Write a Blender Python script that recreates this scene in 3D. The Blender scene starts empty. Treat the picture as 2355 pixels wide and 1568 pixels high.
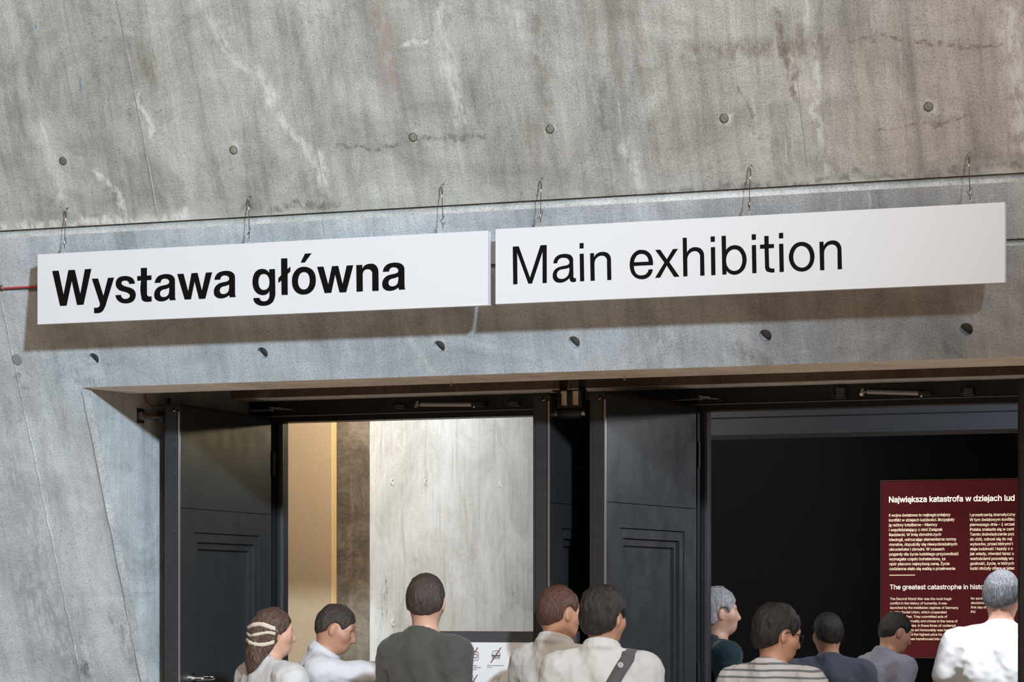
import bpy, math, random
import numpy as np
from mathutils import Vector, Matrix
from mathutils.geometry import tessellate_polygon

# ---------------------------------------------------------------- camera
# world: X runs along the concrete wall, Y goes into the building, Z is up
F_PX, CX, HY, EYE = 6500.0, 1177.5, 1398.0, 1.6
TH = math.atan(F_PX / (CX + 15250.0))
sc = bpy.context.scene
COL = sc.collection
cam_d = bpy.data.cameras.new('camera')
cam_d.sensor_width = 36.0
cam_d.lens = F_PX / 2355.0 * 36.0
cam_d.shift_y = (HY - 784.0) / 2355.0
cam_d.clip_end = 200
cam = bpy.data.objects.new('camera', cam_d)
cam.location = (0, 0, EYE)
cam.rotation_euler = (math.pi / 2, 0, TH)
COL.objects.link(cam)
sc.camera = cam

# ---------------------------------------------------------------- world, lights, exposure
world = bpy.data.worlds.new('hall_ambient')
sc.world = world
world.use_nodes = True
bg = world.node_tree.nodes['Background']
bg.inputs[0].default_value = (1.0, 0.58, 0.30, 1)
bg.inputs[1].default_value = 0.15
sc.view_settings.view_transform = 'Standard'
sc.view_settings.look = 'None'
sc.view_settings.gamma = 1.0
sc.view_settings.use_curve_mapping = False
sc.view_settings.exposure = -0.20


def aim(o, target):
    d = Vector(target) - o.location
    o.rotation_euler = d.to_track_quat('-Z', 'Y').to_euler()


def spot(name, loc, target, watts, col, angle, blend, radius):
    l = bpy.data.lights.new(name, 'SPOT')
    l.energy = watts
    l.color = col
    l.spot_size = math.radians(angle)
    l.spot_blend = blend
    l.shadow_soft_size = radius
    o = bpy.data.objects.new(name, l)
    o.location = loc
    aim(o, target)
    COL.objects.link(o)
    return o


def area(name, loc, target, watts, col, sx, sy):
    l = bpy.data.lights.new(name, 'AREA')
    l.shape = 'RECTANGLE'
    l.size, l.size_y = sx, sy
    l.energy = watts
    l.color = col
    o = bpy.data.objects.new(name, l)
    o.location = loc
    aim(o, target)
    COL.objects.link(o)
    return o


# tall daylit opening far to the front right of the hall, narrowed so that it fades towards the right of the wall
spot('daylight_key', (8.2, -6.2, 8.1), (-7.0, 11.2, 3.2), 33500, (0.74, 0.885, 1.0), 24.0, 1.0, 0.50)
# broad soft hall lighting: a warm field high at the front right, an added overhead fill that bounces off the hall floor
area('hall_lighting', (1.5, 5.5, 9.0), (-1.8, 11.0, 3.0), 405, (1.0, 0.965, 0.965), 4.0, 4.0)
area('floor_bounce_fill', (-2.0, 3.0, 10.0), (-2.0, 3.0, 0.0), 950, (1.0, 0.84, 0.68), 9.0, 7.0)
# lamps inside the two rooms behind the doors, with two added fills among them
area('corridor_lamp', (-5.3, 15.7, 3.7), (-6.6, 15.9, 2.0), 82, (0.93, 0.97, 1.0), 0.8, 2.2)
area('entry_lamp', (-6.1, 13.5, 3.6), (-6.8, 14.5, 1.7), 92, (1.0, 0.90, 0.76), 1.2, 0.2)
spot('corridor_warm_spot', (-4.9, 16.2, 2.88), (-6.46, 12.75, 2.45), 27, (1.0, 0.80, 0.48), 30, 0.9, 0.06)
area('dark_room_lamp', (-2.75, 13.6, 2.95), (-2.75, 13.7, 0.0), 40, (0.86, 0.92, 1.0), 0.3, 0.3)
spot('room_spot', (-2.75, 14.7, 2.72), (-4.25, 12.4, 1.05), 60, (1.0, 0.96, 0.90), 36, 0.8, 0.04)
spot('beam_lamp', (-2.4, 13.45, 3.1), (-3.6, 15.0, 2.62), 13, (0.70, 0.85, 1.0), 110, 0.5, 0.05)
spot('tee_fill_spot', (-2.72, 12.15, 3.40), (-2.74, 13.25, 1.30), 640, (0.90, 0.95, 1.0), 17, 0.5, 0.04)  # added unseen spot, only there to brighten the white T-shirt
area('leaf_side_fill', (-1.9, 14.2, 2.66), (-4.25, 12.3, 1.4), 26, (0.95, 0.97, 1.0), 0.4, 0.05)  # added hidden fill that brightens the middle door leaf
area('text_panel_lamp', (-3.6, 15.9, 3.2), (-3.6, 16.5, 1.9), 4, (1.0, 0.82, 0.66), 0.9, 0.1)


# ---------------------------------------------------------------- helpers
def at(px, py, y):
    """point of the vertical plane Y = y seen at a pixel of the 2355 x 1568 photograph"""
    f = Vector((-math.sin(TH), math.cos(TH), 0)); r = Vector((math.cos(TH), math.sin(TH), 0))
    d = f + r * ((px - CX) / F_PX) + Vector((0, 0, 1)) * ((HY - py) / F_PX)
    return Vector((0, 0, EYE)) + d * (y / d.y)


def tag(o, label=None, cat=None, group=None, kind=None):
    if label: o['label'] = label
    if cat: o['category'] = cat
    if group: o['group'] = group
    if kind: o['kind'] = kind
    return o


def empty(name, loc=(0, 0, 0), rz=0.0, label=None, cat=None, group=None, kind=None):
    o = bpy.data.objects.new(name, None)
    o.empty_display_size = 0.1
    o.location = loc
    o.rotation_euler = (0, 0, rz)
    COL.objects.link(o)
    return tag(o, label, cat, group, kind)


class MB:
    """collects shapes, builds ONE mesh object"""
    def __init__(s):
        s.v, s.f, s.sm = [], [], []

    def add(s, v, f, smooth=False):
        o = len(s.v)
        s.v += [tuple(p) for p in v]
        s.f += [[i + o for i in q] for q in f]
        s.sm += [smooth] * len(f)
        return s

    def box(s, a, b, bev=0.0):
        x0, y0, z0 = [min(p, q) for p, q in zip(a, b)]
        x1, y1, z1 = [max(p, q) for p, q in zip(a, b)]
        if bev <= 0:
            v = [(x, y, z) for x in (x0, x1) for y in (y0, y1) for z in (z0, z1)]
            return s.add(v, [(0, 1, 3, 2), (4, 6, 7, 5), (0, 4, 5, 1), (2, 3, 7, 6), (0, 2, 6, 4), (1, 5, 7, 3)])
        import bmesh
        bm = bmesh.new()
        bmesh.ops.create_cube(bm, size=1.0)
        for w in bm.verts:
            w.co = Vector(((x0 + x1) / 2 + w.co.x * (x1 - x0), (y0 + y1) / 2 + w.co.y * (y1 - y0), (z0 + z1) / 2 + w.co.z * (z1 - z0)))
        bmesh.ops.bevel(bm, geom=bm.edges[:], offset=bev, segments=1, affect='EDGES', clamp_overlap=True)
        bm.verts.index_update()
        s.add([w.co[:] for w in bm.verts], [[w.index for w in f.verts] for f in bm.faces])
        bm.free()
        return s

    def tube(s, pts, r, n=8, cap=True, closed=False):
        pts = [Vector(p) for p in pts]
        m = len(pts)
        rr = r if isinstance(r, (list, tuple)) else [r] * m
        up = None
        v = []
        for i, p in enumerate(pts):
            a = pts[i - 1] if (i > 0 or closed) else p
            b = pts[(i + 1) % m] if (i < m - 1 or closed) else p
            t = (b - a).normalized()
            if up is None:
                up = t.orthogonal().normalized()
            up = (up - t * up.dot(t))
            up = up.normalized() if up.length > 1e-6 else t.orthogonal().normalized()
            w = t.cross(up)
            for k in range(n):
                an = 2 * math.pi * k / n
                v.append(p + (up * math.cos(an) + w * math.sin(an)) * rr[i])
        f = []
        for i in range(m if closed else m - 1):
            j = (i + 1) % m
            for k in range(n):
                f.append((i * n + k, i * n + (k + 1) % n, j * n + (k + 1) % n, j * n + k))
        s.add(v, f, True)
        if cap and not closed:
            s.add(v[:n], [tuple(range(n - 1, -1, -1))]); s.add(v[-n:], [tuple(range(n))])
        return s

    def ring(s, c, axis, R, r, n=16, m=6):
        a = Vector(axis).normalized(); u = a.orthogonal().normalized(); w = a.cross(u)
        return s.tube([Vector(c) + (u * math.cos(2 * math.pi * k / n) + w * math.sin(2 * math.pi * k / n)) * R for k in range(n)], r, m, closed=True)

    def poly(s, loops, fn, depth=None, fn_back=None):
        """flat polygon with holes; loops of 2-D points, fn maps (u, v) to 3-D; fn_back gives the rear of side walls"""
        flat = [p for l in loops for p in l]
        tris = tessellate_polygon([[Vector((p[0], p[1], 0)) for p in l] for l in loops])
        out = []
        for t in tris:
            (ax, ay), (bx, by), (cx, cy) = [flat[i] for i in t]
            out.append(t if (bx - ax) * (cy - ay) - (by - ay) * (cx - ax) > 0 else (t[0], t[2], t[1]))
        s.add([fn(*p) for p in flat], out)
        if fn_back:
            for l in loops:
                n = len(l)
                v = [fn(*p) for p in l] + [fn_back(*p) for p in l]
                s.add(v, [(i, i + n, (i + 1) % n + n, (i + 1) % n) for i in range(n)])
        return s

    def build(s, name, mat, parent=None, loc=None, mw=None):
        me = bpy.data.meshes.new(name)
        me.from_pydata(s.v, [], s.f)
        me.polygons.foreach_set('use_smooth', s.sm)
        me.update()
        if mat: me.materials.append(mat)
        o = bpy.data.objects.new(name, me)
        COL.objects.link(o)
        if parent: o.parent = parent
        if loc is not None: o.location = loc
        if mw is not None: o.matrix_local = mw
        return o


def circle(cx, cy, r, n=24):
    return [(cx + r * math.cos(2 * math.pi * k / n), cy + r * math.sin(2 * math.pi * k / n)) for k in range(n)]


# ---------------------------------------------------------------- materials
def mat(name, col, rough=0.5, metal=0.0, emit=None, es=0.0, spec=0.5):
    m = bpy.data.materials.new(name)
    m.use_nodes = True
    b = m.node_tree.nodes['Principled BSDF']
    b.inputs['Base Color'].default_value = (*col, 1)
    b.inputs['Roughness'].default_value = rough
    b.inputs['Metallic'].default_value = metal
    b.inputs['Specular IOR Level'].default_value = spec
    if emit:
        b.inputs['Emission Color'].default_value = (*emit, 1)
        b.inputs['Emission Strength'].default_value = es
    return m


class N:
    """small node-tree writer"""
    def __init__(s, m):
        s.t = m.node_tree; s.b = s.t.nodes['Principled BSDF']
        s.co = s.t.nodes.new('ShaderNodeTexCoord').outputs['Object']

    def map(s, scale, rot=(0, 0, 0), loc=(0, 0, 0)):
        n = s.t.nodes.new('ShaderNodeMapping')
        n.inputs['Scale'].default_value = scale; n.inputs['Rotation'].default_value = rot; n.inputs['Location'].default_value = loc
        s.t.links.new(s.co, n.inputs[0]); return n.outputs[0]

    def noise(s, scale, detail=6, rough=0.6, vec=None, dist=0.0):
        n = s.t.nodes.new('ShaderNodeTexNoise')
        n.inputs['Scale'].default_value = scale; n.inputs['Detail'].default_value = detail
        n.inputs['Roughness'].default_value = rough; n.inputs['Distortion'].default_value = dist
        s.t.links.new(vec if vec is not None else s.co, n.inputs['Vector']); return n.outputs[0]

    def voro(s, scale, vec=None, feature='F1'):
        n = s.t.nodes.new('ShaderNodeTexVoronoi'); n.feature = feature
        n.inputs['Scale'].default_value = scale
        s.t.links.new(vec if vec is not None else s.co, n.inputs['Vector']); return n.outputs['Distance']

    def ramp(s, fac, stops):
        n = s.t.nodes.new('ShaderNodeValToRGB'); e = n.color_ramp.elements
        while len(e) < len(stops): e.new(0.5)
        for k, (p, c) in enumerate(stops):
            e[k].position = p; e[k].color = (*c, 1) if not isinstance(c, (int, float)) else (c, c, c, 1)
        s.t.links.new(fac, n.inputs[0]); return n.outputs[0]

    def mix(s, fac, a, b, mode='MIX'):
        n = s.t.nodes.new('ShaderNodeMix'); n.data_type = 'RGBA'; n.blend_type = mode
        for sock, v in ((n.inputs[0], fac), (n.inputs[6], a), (n.inputs[7], b)):
            if isinstance(v, (int, float)): sock.default_value = v
            elif isinstance(v, tuple): sock.default_value = (*v, 1)
            else: s.t.links.new(v, sock)
        return n.outputs[2]

    def math(s, op, a, b=0.0):
        n = s.t.nodes.new('ShaderNodeMath'); n.operation = op
        for sock, v in ((n.inputs[0], a), (n.inputs[1], b)):
            if isinstance(v, (int, float)): sock.default_value = v
            else: s.t.links.new(v, sock)
        return n.outputs[0]

    def bump(s, h, strength, dist):
        n = s.t.nodes.new('ShaderNodeBump'); n.inputs['Strength'].default_value = strength; n.inputs['Distance'].default_value = dist
        s.t.links.new(h, n.inputs['Height']); s.t.links.new(n.outputs[0], s.b.inputs['Normal'])

    def col(s, c): s.t.links.new(c, s.b.inputs['Base Color'])
    def rough(s, c): s.t.links.new(c, s.b.inputs['Roughness'])


def concrete(name, dark, mid, light, seed=0.0, streak=0.5, stain=(0.16, 0.12, 0.085), stain_amt=0.35, white=0.5, scale=1.0, bump=0.18, right_tint=None, lime=None, smears=(), soft=1.0, up='y'):
    m = mat(name, mid, 0.85, spec=0.2)
    n = N(m)
    if up == 'z':
        sw = n.t.nodes.new('ShaderNodeSeparateXYZ'); n.t.links.new(n.co, sw.inputs[0])
        cw = n.t.nodes.new('ShaderNodeCombineXYZ'); n.t.links.new(n.math('ADD', sw.outputs[0], sw.outputs[1]), cw.inputs[0]); n.t.links.new(sw.outputs[2], cw.inputs[1])
        n.co = cw.outputs[0]
    v = n.map((scale, scale, scale), loc=(seed, seed * 1.7, 0))
    sv = n.map((5.5 * scale, 0.60 * scale, 2.0), loc=(seed * 2.3, seed, 0), rot=(0, 0, 0.05))
    fv = n.map((22 * scale, 1.6 * scale, 4.0), loc=(seed * 1.3, seed * 2, 0), rot=(0, 0, 0.03))
    hv = n.map((0.8 * scale, 5.0 * scale, 1.0), loc=(seed * .9, seed * 3, 0))
    cloud = n.noise(1.9, 7, 0.74, v, 0.9)
    blot = n.noise(0.75, 4, 0.62, v, 0.5)
    streaks = n.noise(1.5, 6, 0.70, sv, 0.35)
    fine = n.noise(1.0, 5, 0.72, fv, 0.2)
    bands = n.noise(1.0, 5, 0.66, hv, 0.5)
    grain = n.noise(130, 3, 0.85, v)
    speck = n.noise(230, 2, 0.6, v)
    base = n.ramp(cloud, [(0.36, dark), (0.49, mid), (0.62, light)])
    if right_tint:  # multiplies the colour by this tint towards the right, with a noisy edge
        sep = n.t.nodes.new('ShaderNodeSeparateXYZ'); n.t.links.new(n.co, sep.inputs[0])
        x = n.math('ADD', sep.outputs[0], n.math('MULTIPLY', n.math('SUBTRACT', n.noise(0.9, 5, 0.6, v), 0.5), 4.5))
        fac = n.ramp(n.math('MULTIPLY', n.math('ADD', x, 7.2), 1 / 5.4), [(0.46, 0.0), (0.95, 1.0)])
        base = n.mix(fac, base, n.mix(1.0, base, right_tint, 'MULTIPLY'))
    for fac, src, stops in ((0.40 * soft, blot, [(0.36, 0.30), (0.50, 0.52), (0.62, 0.68)]), (streak * soft, streaks, [(0.32, 0.22), (0.48, 0.52), (0.64, 0.74)]),
                            (streak * .45, fine, [(0.34, 0.28), (0.48, 0.52), (0.66, 0.72)]), (0.22 * soft, bands, [(0.36, 0.28), (0.49, 0.52), (0.64, 0.68)]),
                            (0.62, grain, [(0.34, 0.18), (0.46, 0.55), (0.66, 0.70)]), (0.5, speck, [(0.28, 0.36), (0.5, 0.52), (0.7, 0.66)])):
        base = n.mix(fac, base, n.ramp(src, stops), 'OVERLAY')
    sm = n.ramp(n.noise(2.3, 5, 0.72, sv, 0.4), [(0.54, 0.0), (0.68, 1.0)])
    base = n.mix(n.math('MULTIPLY', sm, stain_amt), base, stain)
    wl = tuple(min(1, c * 1.35) for c in light)
    wm = n.math('MULTIPLY', n.ramp(n.noise(3.0, 6, 0.75, sv, 1.6), [(0.585, 0.0), (0.655, 1.0)]), n.ramp(n.noise(0.8, 4, 0.55, v), [(0.42, 0.0), (0.58, 1.0)]))
    base = n.mix(n.math('MULTIPLY', wm, white), base, wl)
    sc_ = n.math('MULTIPLY', n.ramp(n.noise(1.0, 5, 0.6, n.map((60 * scale, 1.5 * scale, 3), rot=(0, 0, .10), loc=(seed, 0, 0))), [(0.66, 0.0), (0.70, 1.0)]), n.ramp(n.noise(1.3, 3, .5, v), [(0.50, 0.0), (0.60, 1.0)]))
    base = n.mix(n.math('MULTIPLY', sc_, white * .8), base, wl)
    sh_ = n.math('MULTIPLY', n.ramp(n.noise(1.0, 5, 0.6, n.map((2.5 * scale, 70 * scale, 3), rot=(0, 0, -.05), loc=(seed, 3, 0))), [(0.66, 0.0), (0.70, 1.0)]), n.ramp(n.noise(1.1, 3, .5, n.map((1, 1, 1), loc=(7 + seed, 2, 0))), [(0.54, 0.0), (0.62, 1.0)]))
    base = n.mix(n.math('MULTIPLY', sh_, white * .7), base, wl)
    if lime:
        sep2 = n.t.nodes.new('ShaderNodeSeparateXYZ'); n.t.links.new(n.co, sep2.inputs[0])
        y = n.math('ADD', sep2.outputs[1], n.math('MULTIPLY', n.math('SUBTRACT', n.noise(6, 5, .7, v, .8), 0.5), 0.22))
        lm = n.math('MULTIPLY', n.ramp(n.math('MULTIPLY', n.math('SUBTRACT', y, lime), 10.0), [(0.0, 1.0), (0.75, 0.0)]), n.ramp(n.noise(1.6, 6, .65, v), [(0.42, 0.0), (0.58, .75)]))
        base = n.mix(lm, base, wl)
    ds = n.math('MULTIPLY', n.ramp(n.noise(42, 4, 0.85, v, .6), [(0.575, 0.0), (0.63, 1.0)]), n.ramp(n.noise(2.4, 6, .7, v, .8), [(0.46, 0.0), (0.60, 1.0)]))
    base = n.mix(n.math('MULTIPLY', ds, 0.50), base, tuple(c * .42 for c in dark))
    if smears:
        nz = n.t.nodes.new('ShaderNodeTexNoise'); nz.inputs['Scale'].default_value = 7; nz.inputs['Detail'].default_value = 5; nz.inputs['Roughness'].default_value = .7
        n.t.links.new(n.co, nz.inputs['Vector'])
        def vm(op, a, b=None, sc=None):
            q = n.t.nodes.new('ShaderNodeVectorMath'); q.operation = op
            for sock, val in ((q.inputs[0], a), (q.inputs[1], b)):
                if val is None: continue
                if isinstance(val, tuple): sock.default_value = val
                else: n.t.links.new(val, sock)
            if sc is not None: n.t.links.new(sc, q.inputs['Scale'])
            return q.outputs['Value'] if op in ('DOT_PRODUCT', 'LENGTH') else q.outputs[0]
        warp = vm('MULTIPLY', vm('SUBTRACT', nz.outputs['Color'], (.5, .5, .5)), (.16, .16, 0))
        pw = vm('MULTIPLY', vm('ADD', n.co, warp), (1, 1, 0))
        brk = n.ramp(n.noise(14, 5, .75, n.map((2.2, .8, 1))), [(0.40, 0.0), (0.56, 1.0)])
        for (x1, y1, x2, y2, wd, cl, am) in smears:
            d = (x2 - x1, y2 - y1, 0.0); L2 = max(1e-6, d[0] ** 2 + d[1] ** 2)
            ap = vm('SUBTRACT', pw, (x1, y1, 0.0))
            t = n.math('MULTIPLY', vm('DOT_PRODUCT', ap, d), 1 / L2)
            t.node.use_clamp = True
            rr = vm('LENGTH', vm('SUBTRACT', ap, vm('SCALE', d, None, t)))
            msk = n.math('MULTIPLY', n.math('MULTIPLY', n.ramp(n.math('MULTIPLY', rr, 0.5 / wd), [(0.10, 1.0), (0.62, 0.0)]), brk), am)
            base = n.mix(msk, base, cl)
    pit = n.ramp(n.voro(17, v), [(0.030, 0.0), (0.055, 1.0)])
    base = n.mix(pit, n.mix(0.6, base, (0.07, 0.06, 0.05)), base)
    n.col(base)
    h = n.math('ADD', n.math('MULTIPLY', grain, 0.55), n.math('MULTIPLY', n.noise(9, 4, 0.68, v, 0.5), 1.1))
    n.bump(h, bump, 0.022)
    return m


def wl_(px, py):
    """local (x, y) of the leaning wall face seen at a pixel"""
    f = Vector((-math.sin(TH), math.cos(TH), 0)); r = Vector((math.cos(TH), math.sin(TH), 0))
    d = f + r * ((px - CX) / F_PX) + Vector((0, 0, 1)) * ((HY - py) / F_PX)
    k = (11.05 + .41 * (3.38 - EYE)) / (d.y + .41 * d.z)
    return d.x * k, (EYE + d.z * k - 3.38) * math.sqrt(1 + .41 ** 2)


S_WH, S_BR, S_DK, S_PK = (0.56, 0.565, 0.54), (0.135, 0.105, 0.080), (0.10, 0.098, 0.09), (0.27, 0.19, 0.165)
def smear(a, c, w, col, am): return (*wl_(*a), *wl_(*c), w, col, min(.92, am * 1.45))
SM_UP = [smear((455, 5), (560, 160), .022, S_WH, .40), smear((592, 165), (622, 225), .034, S_WH, .75), smear((622, 225), (735, 400), .020, S_WH, .45), smear((735, 350), (752, 430), .028, S_WH, .55),
         smear((98, 275), (140, 460), .026, S_WH, .45), smear((225, 390), (300, 505), .020, S_WH, .55), smear((0, 522), (430, 498), .026, S_WH, .8), smear((320, 215), (345, 300), .014, S_WH, .5),
         smear((1005, 20), (1060, 270), .040, S_WH, .40), smear((925, 108), (985, 95), .012, S_WH, .6), smear((1850, 0), (1900, 400), .022, S_WH, .4), smear((2320, 20), (2352, 330), .050, S_WH, .5),
         smear((1180, 0), (1200, 80), .06, S_WH, .25), smear((1440, 330), (1470, 420), .035, S_WH, .35),
         smear((870, 30), (905, 190), .07, S_PK, .45), smear((1455, 10), (1480, 210), .035, S_BR, .30), smear((1600, 125), (1900, 95), .055, S_BR, .45), smear((1785, 40), (1830, 225), .022, S_BR, .55),
         smear((1375, 200), (1390, 290), .03, S_DK, .35), smear((560, 480), (770, 468), .020, S_DK, .5), smear((770, 335), (1110, 315), .010, S_DK, .5), smear((1520, 440), (2340, 385), .016, S_DK, .45),
         smear((1960, 90), (2300, 105), .010, S_BR, .55), smear((2010, 300), (2230, 270), .008, S_BR, .5), smear((1230, 40), (1260, 250), .03, S_BR, .35), smear((1700, 200), (1745, 320), .010, S_BR, .5),
         smear((35, 230), (60, 330), .05, S_BR, .25), smear((300, 110), (350, 170), .06, S_BR, .30), smear((60, 40), (80, 200), .04, S_BR, .22)]
for _p in ((145, 370), (537, 345), (950, 315), (1265, 297), (1665, 272), (2135, 245)): SM_UP.append(smear(_p, (_p[0] + 2, _p[1]), .026, S_WH, .45))
SM_LOW = [smear((70, 1330), (200, 1600), .17, (.22, .23, .24), .45), smear((20, 1060), (90, 1260), .10, (.23, .24, .25), .35), smear((260, 1420), (330, 1560), .05, (.22, .225, .23), .5), smear((925, 730), (985, 850), .018, (0.48, .49, .49), .7), smear((190, 1530), (196, 1545), .045, (.05, .05, .05), .6), smear((150, 855), (230, 890), .03, (.16, .165, .17), .4), smear((35, 870), (60, 900), .02, (.13, .13, .13), .5),
          smear((1500, 765), (1560, 790), .09, (.20, .20, .20), .35), smear((1700, 800), (1760, 835), .03, (.15, .14, .13), .4), smear((330, 1250), (350, 1300), .03, (.16, .16, .16), .4), smear((2180, 800), (2230, 830), .02, (.12, .11, .11), .4)]
C_UP = concrete('concrete_upper_pour', (0.200, 0.202, 0.184), (0.254, 0.258, 0.240), (0.306, 0.312, 0.294), 0.0, 0.50, stain_amt=0.34, white=0.65, bump=0.22, right_tint=(0.90, 0.80, 0.77), lime=-0.0725, smears=SM_UP, soft=.85)
C_LOW = concrete('concrete_lower_pour', (0.272, 0.292, 0.308), (0.330, 0.354, 0.374), (0.390, 0.418, 0.440), 4.0, 0.40, stain_amt=0.10, white=0.40, right_tint=(0.69, 0.615, 0.565), smears=SM_LOW, soft=.7)
C_REV = concrete('concrete_reveal', (0.29, 0.31, 0.325), (0.38, 0.41, 0.43), (0.46, 0.49, 0.51), 9.0, 0.30, stain_amt=0.05, white=0.3)
C_CHAMF = concrete('concrete_chamfer', (0.26, 0.27, 0.265), (0.32, 0.33, 0.325), (0.40, 0.405, 0.395), 2.0, 0.15, stain_amt=0.1, white=0.2, bump=0.2)
def pale_pt(px, py):
    x = at(848, 1000, 14.5).x; k = x / at(px, py, 1.0).x; p = at(px, py, 1.0)
    return x + k, EYE + (p.z - EYE) * k


SM_PALE = []
for _a, _c, _w in (((889, 1335), (886, 1378), .010), ((891, 1350), (888, 1425), .007), ((880, 1350), (878, 1420), .006), ((1152, 1395), (1149, 1425), .008), ((1180, 1340), (1178, 1400), .010)):
    SM_PALE.append((*pale_pt(*_a), *pale_pt(*_c), _w, (.16, .15, .12), .8))
for _a, _c, _w in (((860, 970), (858, 1430), .03), ((1000, 980), (990, 1250), .10)):
    SM_PALE.append((*pale_pt(*_a), *pale_pt(*_c), _w, (.80, .81, .80), .5))
C_PALE = concrete('concrete_corridor_pale', (0.52, 0.51, 0.47), (0.64, 0.635, 0.60), (0.74, 0.74, 0.71), 6.0, 0.35, stain=(0.30, 0.26, 0.19), stain_amt=0.35, white=0.3, up='z', smears=SM_PALE, soft=.4)
C_BROWN_SHADE = concrete('concrete_corridor_brown_shade', (0.095, 0.076, 0.058), (0.15, 0.123, 0.095), (0.25, 0.21, 0.165), 11.0, 0.25, stain_amt=0.2, white=0.5, scale=1.6, bump=0.5, up='z')  # rough end face of the pale wall, its shade painted into the brown
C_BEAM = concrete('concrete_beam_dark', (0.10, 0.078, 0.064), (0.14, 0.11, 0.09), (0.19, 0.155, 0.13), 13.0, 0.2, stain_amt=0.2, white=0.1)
C_FLOOR = concrete('concrete_floor', (0.48, 0.40, 0.32), (0.60, 0.50, 0.40), (0.68, 0.58, 0.47), 17.0, 0.0, stain_amt=0.1, white=0.0, bump=0.1)
C_STRIP = concrete('concrete_edge_strip', (0.20, 0.21, 0.215), (0.26, 0.272, 0.278), (0.32, 0.33, 0.335), 2.0, 0.15, stain_amt=0.1, white=0.2, bump=0.2)
C_SEAM = concrete('concrete_seam', (0.18, 0.185, 0.175), (0.23, 0.235, 0.225), (0.29, 0.29, 0.28), 5.0, 0.3, white=0.2)
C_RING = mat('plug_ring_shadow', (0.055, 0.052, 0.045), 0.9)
C_PLUG = concrete('concrete_plug', (0.10, 0.098, 0.075), (0.15, 0.147, 0.115), (0.20, 0.195, 0.16), 3.0, 0.1, stain_amt=0.0, white=0.0, scale=8)
C_PLUG_G = mat('grey_plug', (0.20, 0.205, 0.21), 0.7)


def door_metal(name, col, rough):
    m = mat(name, col, rough, 0.35)
    n = N(m)
    v = n.map((1, 1, 1))
    n.rough(n.ramp(n.noise(7, 6, 0.6, v), [(0.3, rough - 0.05), (0.7, rough + 0.08)]))
    n.col(n.mix(0.35, col, n.ramp(n.noise(26, 5, 0.7, v), [(0.3, tuple(c * .72 for c in col)), (0.7, tuple(c * 1.35 for c in col))])))
    n.bump(n.noise(150, 3, 0.6, v), 0.05, 0.003)
    return m


C_SOFF_BOUNCE = concrete('concrete_soffit_bounce', (0.52, 0.48, 0.43), (0.64, 0.59, 0.53), (0.74, 0.69, 0.62), 8.0, 0.2, stain_amt=0.1, white=0.2, bump=0.2)  # paler than the wall: light bounced from the floor is painted in
M_DOOR = door_metal('anthracite_door_steel', (0.043, 0.048, 0.053), 0.36)
M_EDGE = door_metal('anthracite_door_edge', (0.037, 0.037, 0.043), 0.42)
M_FRAME = mat('black_frame_steel', (0.006, 0.006, 0.007), 0.45)
M_FRAME_G = mat('grey_frame_strip', (0.10, 0.105, 0.11), 0.35, 0.4)
M_SEAL = mat('silver_edge_strip', (0.42, 0.40, 0.42), 0.30, 0.8)
M_CHROME = mat('chrome', (0.72, 0.70, 0.66), 0.16, 1.0)
M_STEEL = mat('brushed_steel', (0.40, 0.40, 0.41), 0.35, 1.0)
M_BRASS = mat('brass_screw', (0.85, 0.62, 0.30), 0.25, 1.0)
M_BLACK = mat('matt_black', (0.008, 0.008, 0.009), 0.6)
M_RUBBER = mat('black_rubber', (0.010, 0.010, 0.011), 0.5)
M_WIRE = mat('dark_steel_wire', (0.025, 0.025, 0.026), 0.45, 0.0, spec=0.3)
M_RED = mat('red_cable_sheath', (0.36, 0.03, 0.035), 0.45)
M_LINE = mat('bare_metal_rib', (0.35, 0.36, 0.36), 0.3, 0.6)
M_RED_D = mat('dark_red_lead', (0.10, 0.010, 0.012), 0.5)
M_SIGN = mat('white_sign_enamel', (0.53, 0.54, 0.56), 0.5)
M_SIGN_E = mat('white_sign_edge', (0.57, 0.59, 0.63), 0.35)
M_INK = mat('black_vinyl', (0.0035, 0.003, 0.003), 0.6, spec=0.08)
M_TAN = mat('tan_wall_panel', (0.49, 0.36, 0.23), 0.7)
_n = N(M_TAN)
_n.col(_n.mix(0.5, (0.49, 0.36, 0.23), _n.ramp(_n.noise(120, 3, 0.7), [(0.35, (0.43, 0.31, 0.19)), (0.7, (0.55, 0.41, 0.27))])))
M_DARKROOM = mat('black_room_paint', (0.0035, 0.0035, 0.004), 0.9, spec=0.1)
M_BEAMB = mat('blue_grey_beam', (0.043, 0.050, 0.062), 0.7)
_n = N(M_BEAMB)
_n.col(_n.mix(0.5, (0.043, 0.050, 0.062), _n.ramp(_n.noise(4, 6, 0.7, _n.map((2, 1, 6))), [(0.3, (0.032, 0.038, 0.047)), (0.7, (0.054, 0.062, 0.077))])))
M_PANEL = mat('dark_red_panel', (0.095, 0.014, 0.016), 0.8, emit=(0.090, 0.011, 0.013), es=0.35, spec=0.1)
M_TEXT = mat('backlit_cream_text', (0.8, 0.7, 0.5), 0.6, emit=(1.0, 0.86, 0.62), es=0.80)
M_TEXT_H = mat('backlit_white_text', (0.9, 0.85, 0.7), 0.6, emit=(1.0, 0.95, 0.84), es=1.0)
M_RIM = mat('panel_rim_metal', (0.45, 0.36, 0.28), 0.3, 0.9)
M_BOARD = mat('white_board_print', (0.74, 0.74, 0.76), 0.45)
M_CASE = mat('grey_board_casing', (0.085, 0.085, 0.095), 0.4, 0.3)
M_ICON = mat('dark_icon_ink', (0.06, 0.055, 0.055), 0.6)
M_ICON_P = mat('pale_icon_ink', (0.42, 0.42, 0.43), 0.6)
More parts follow.
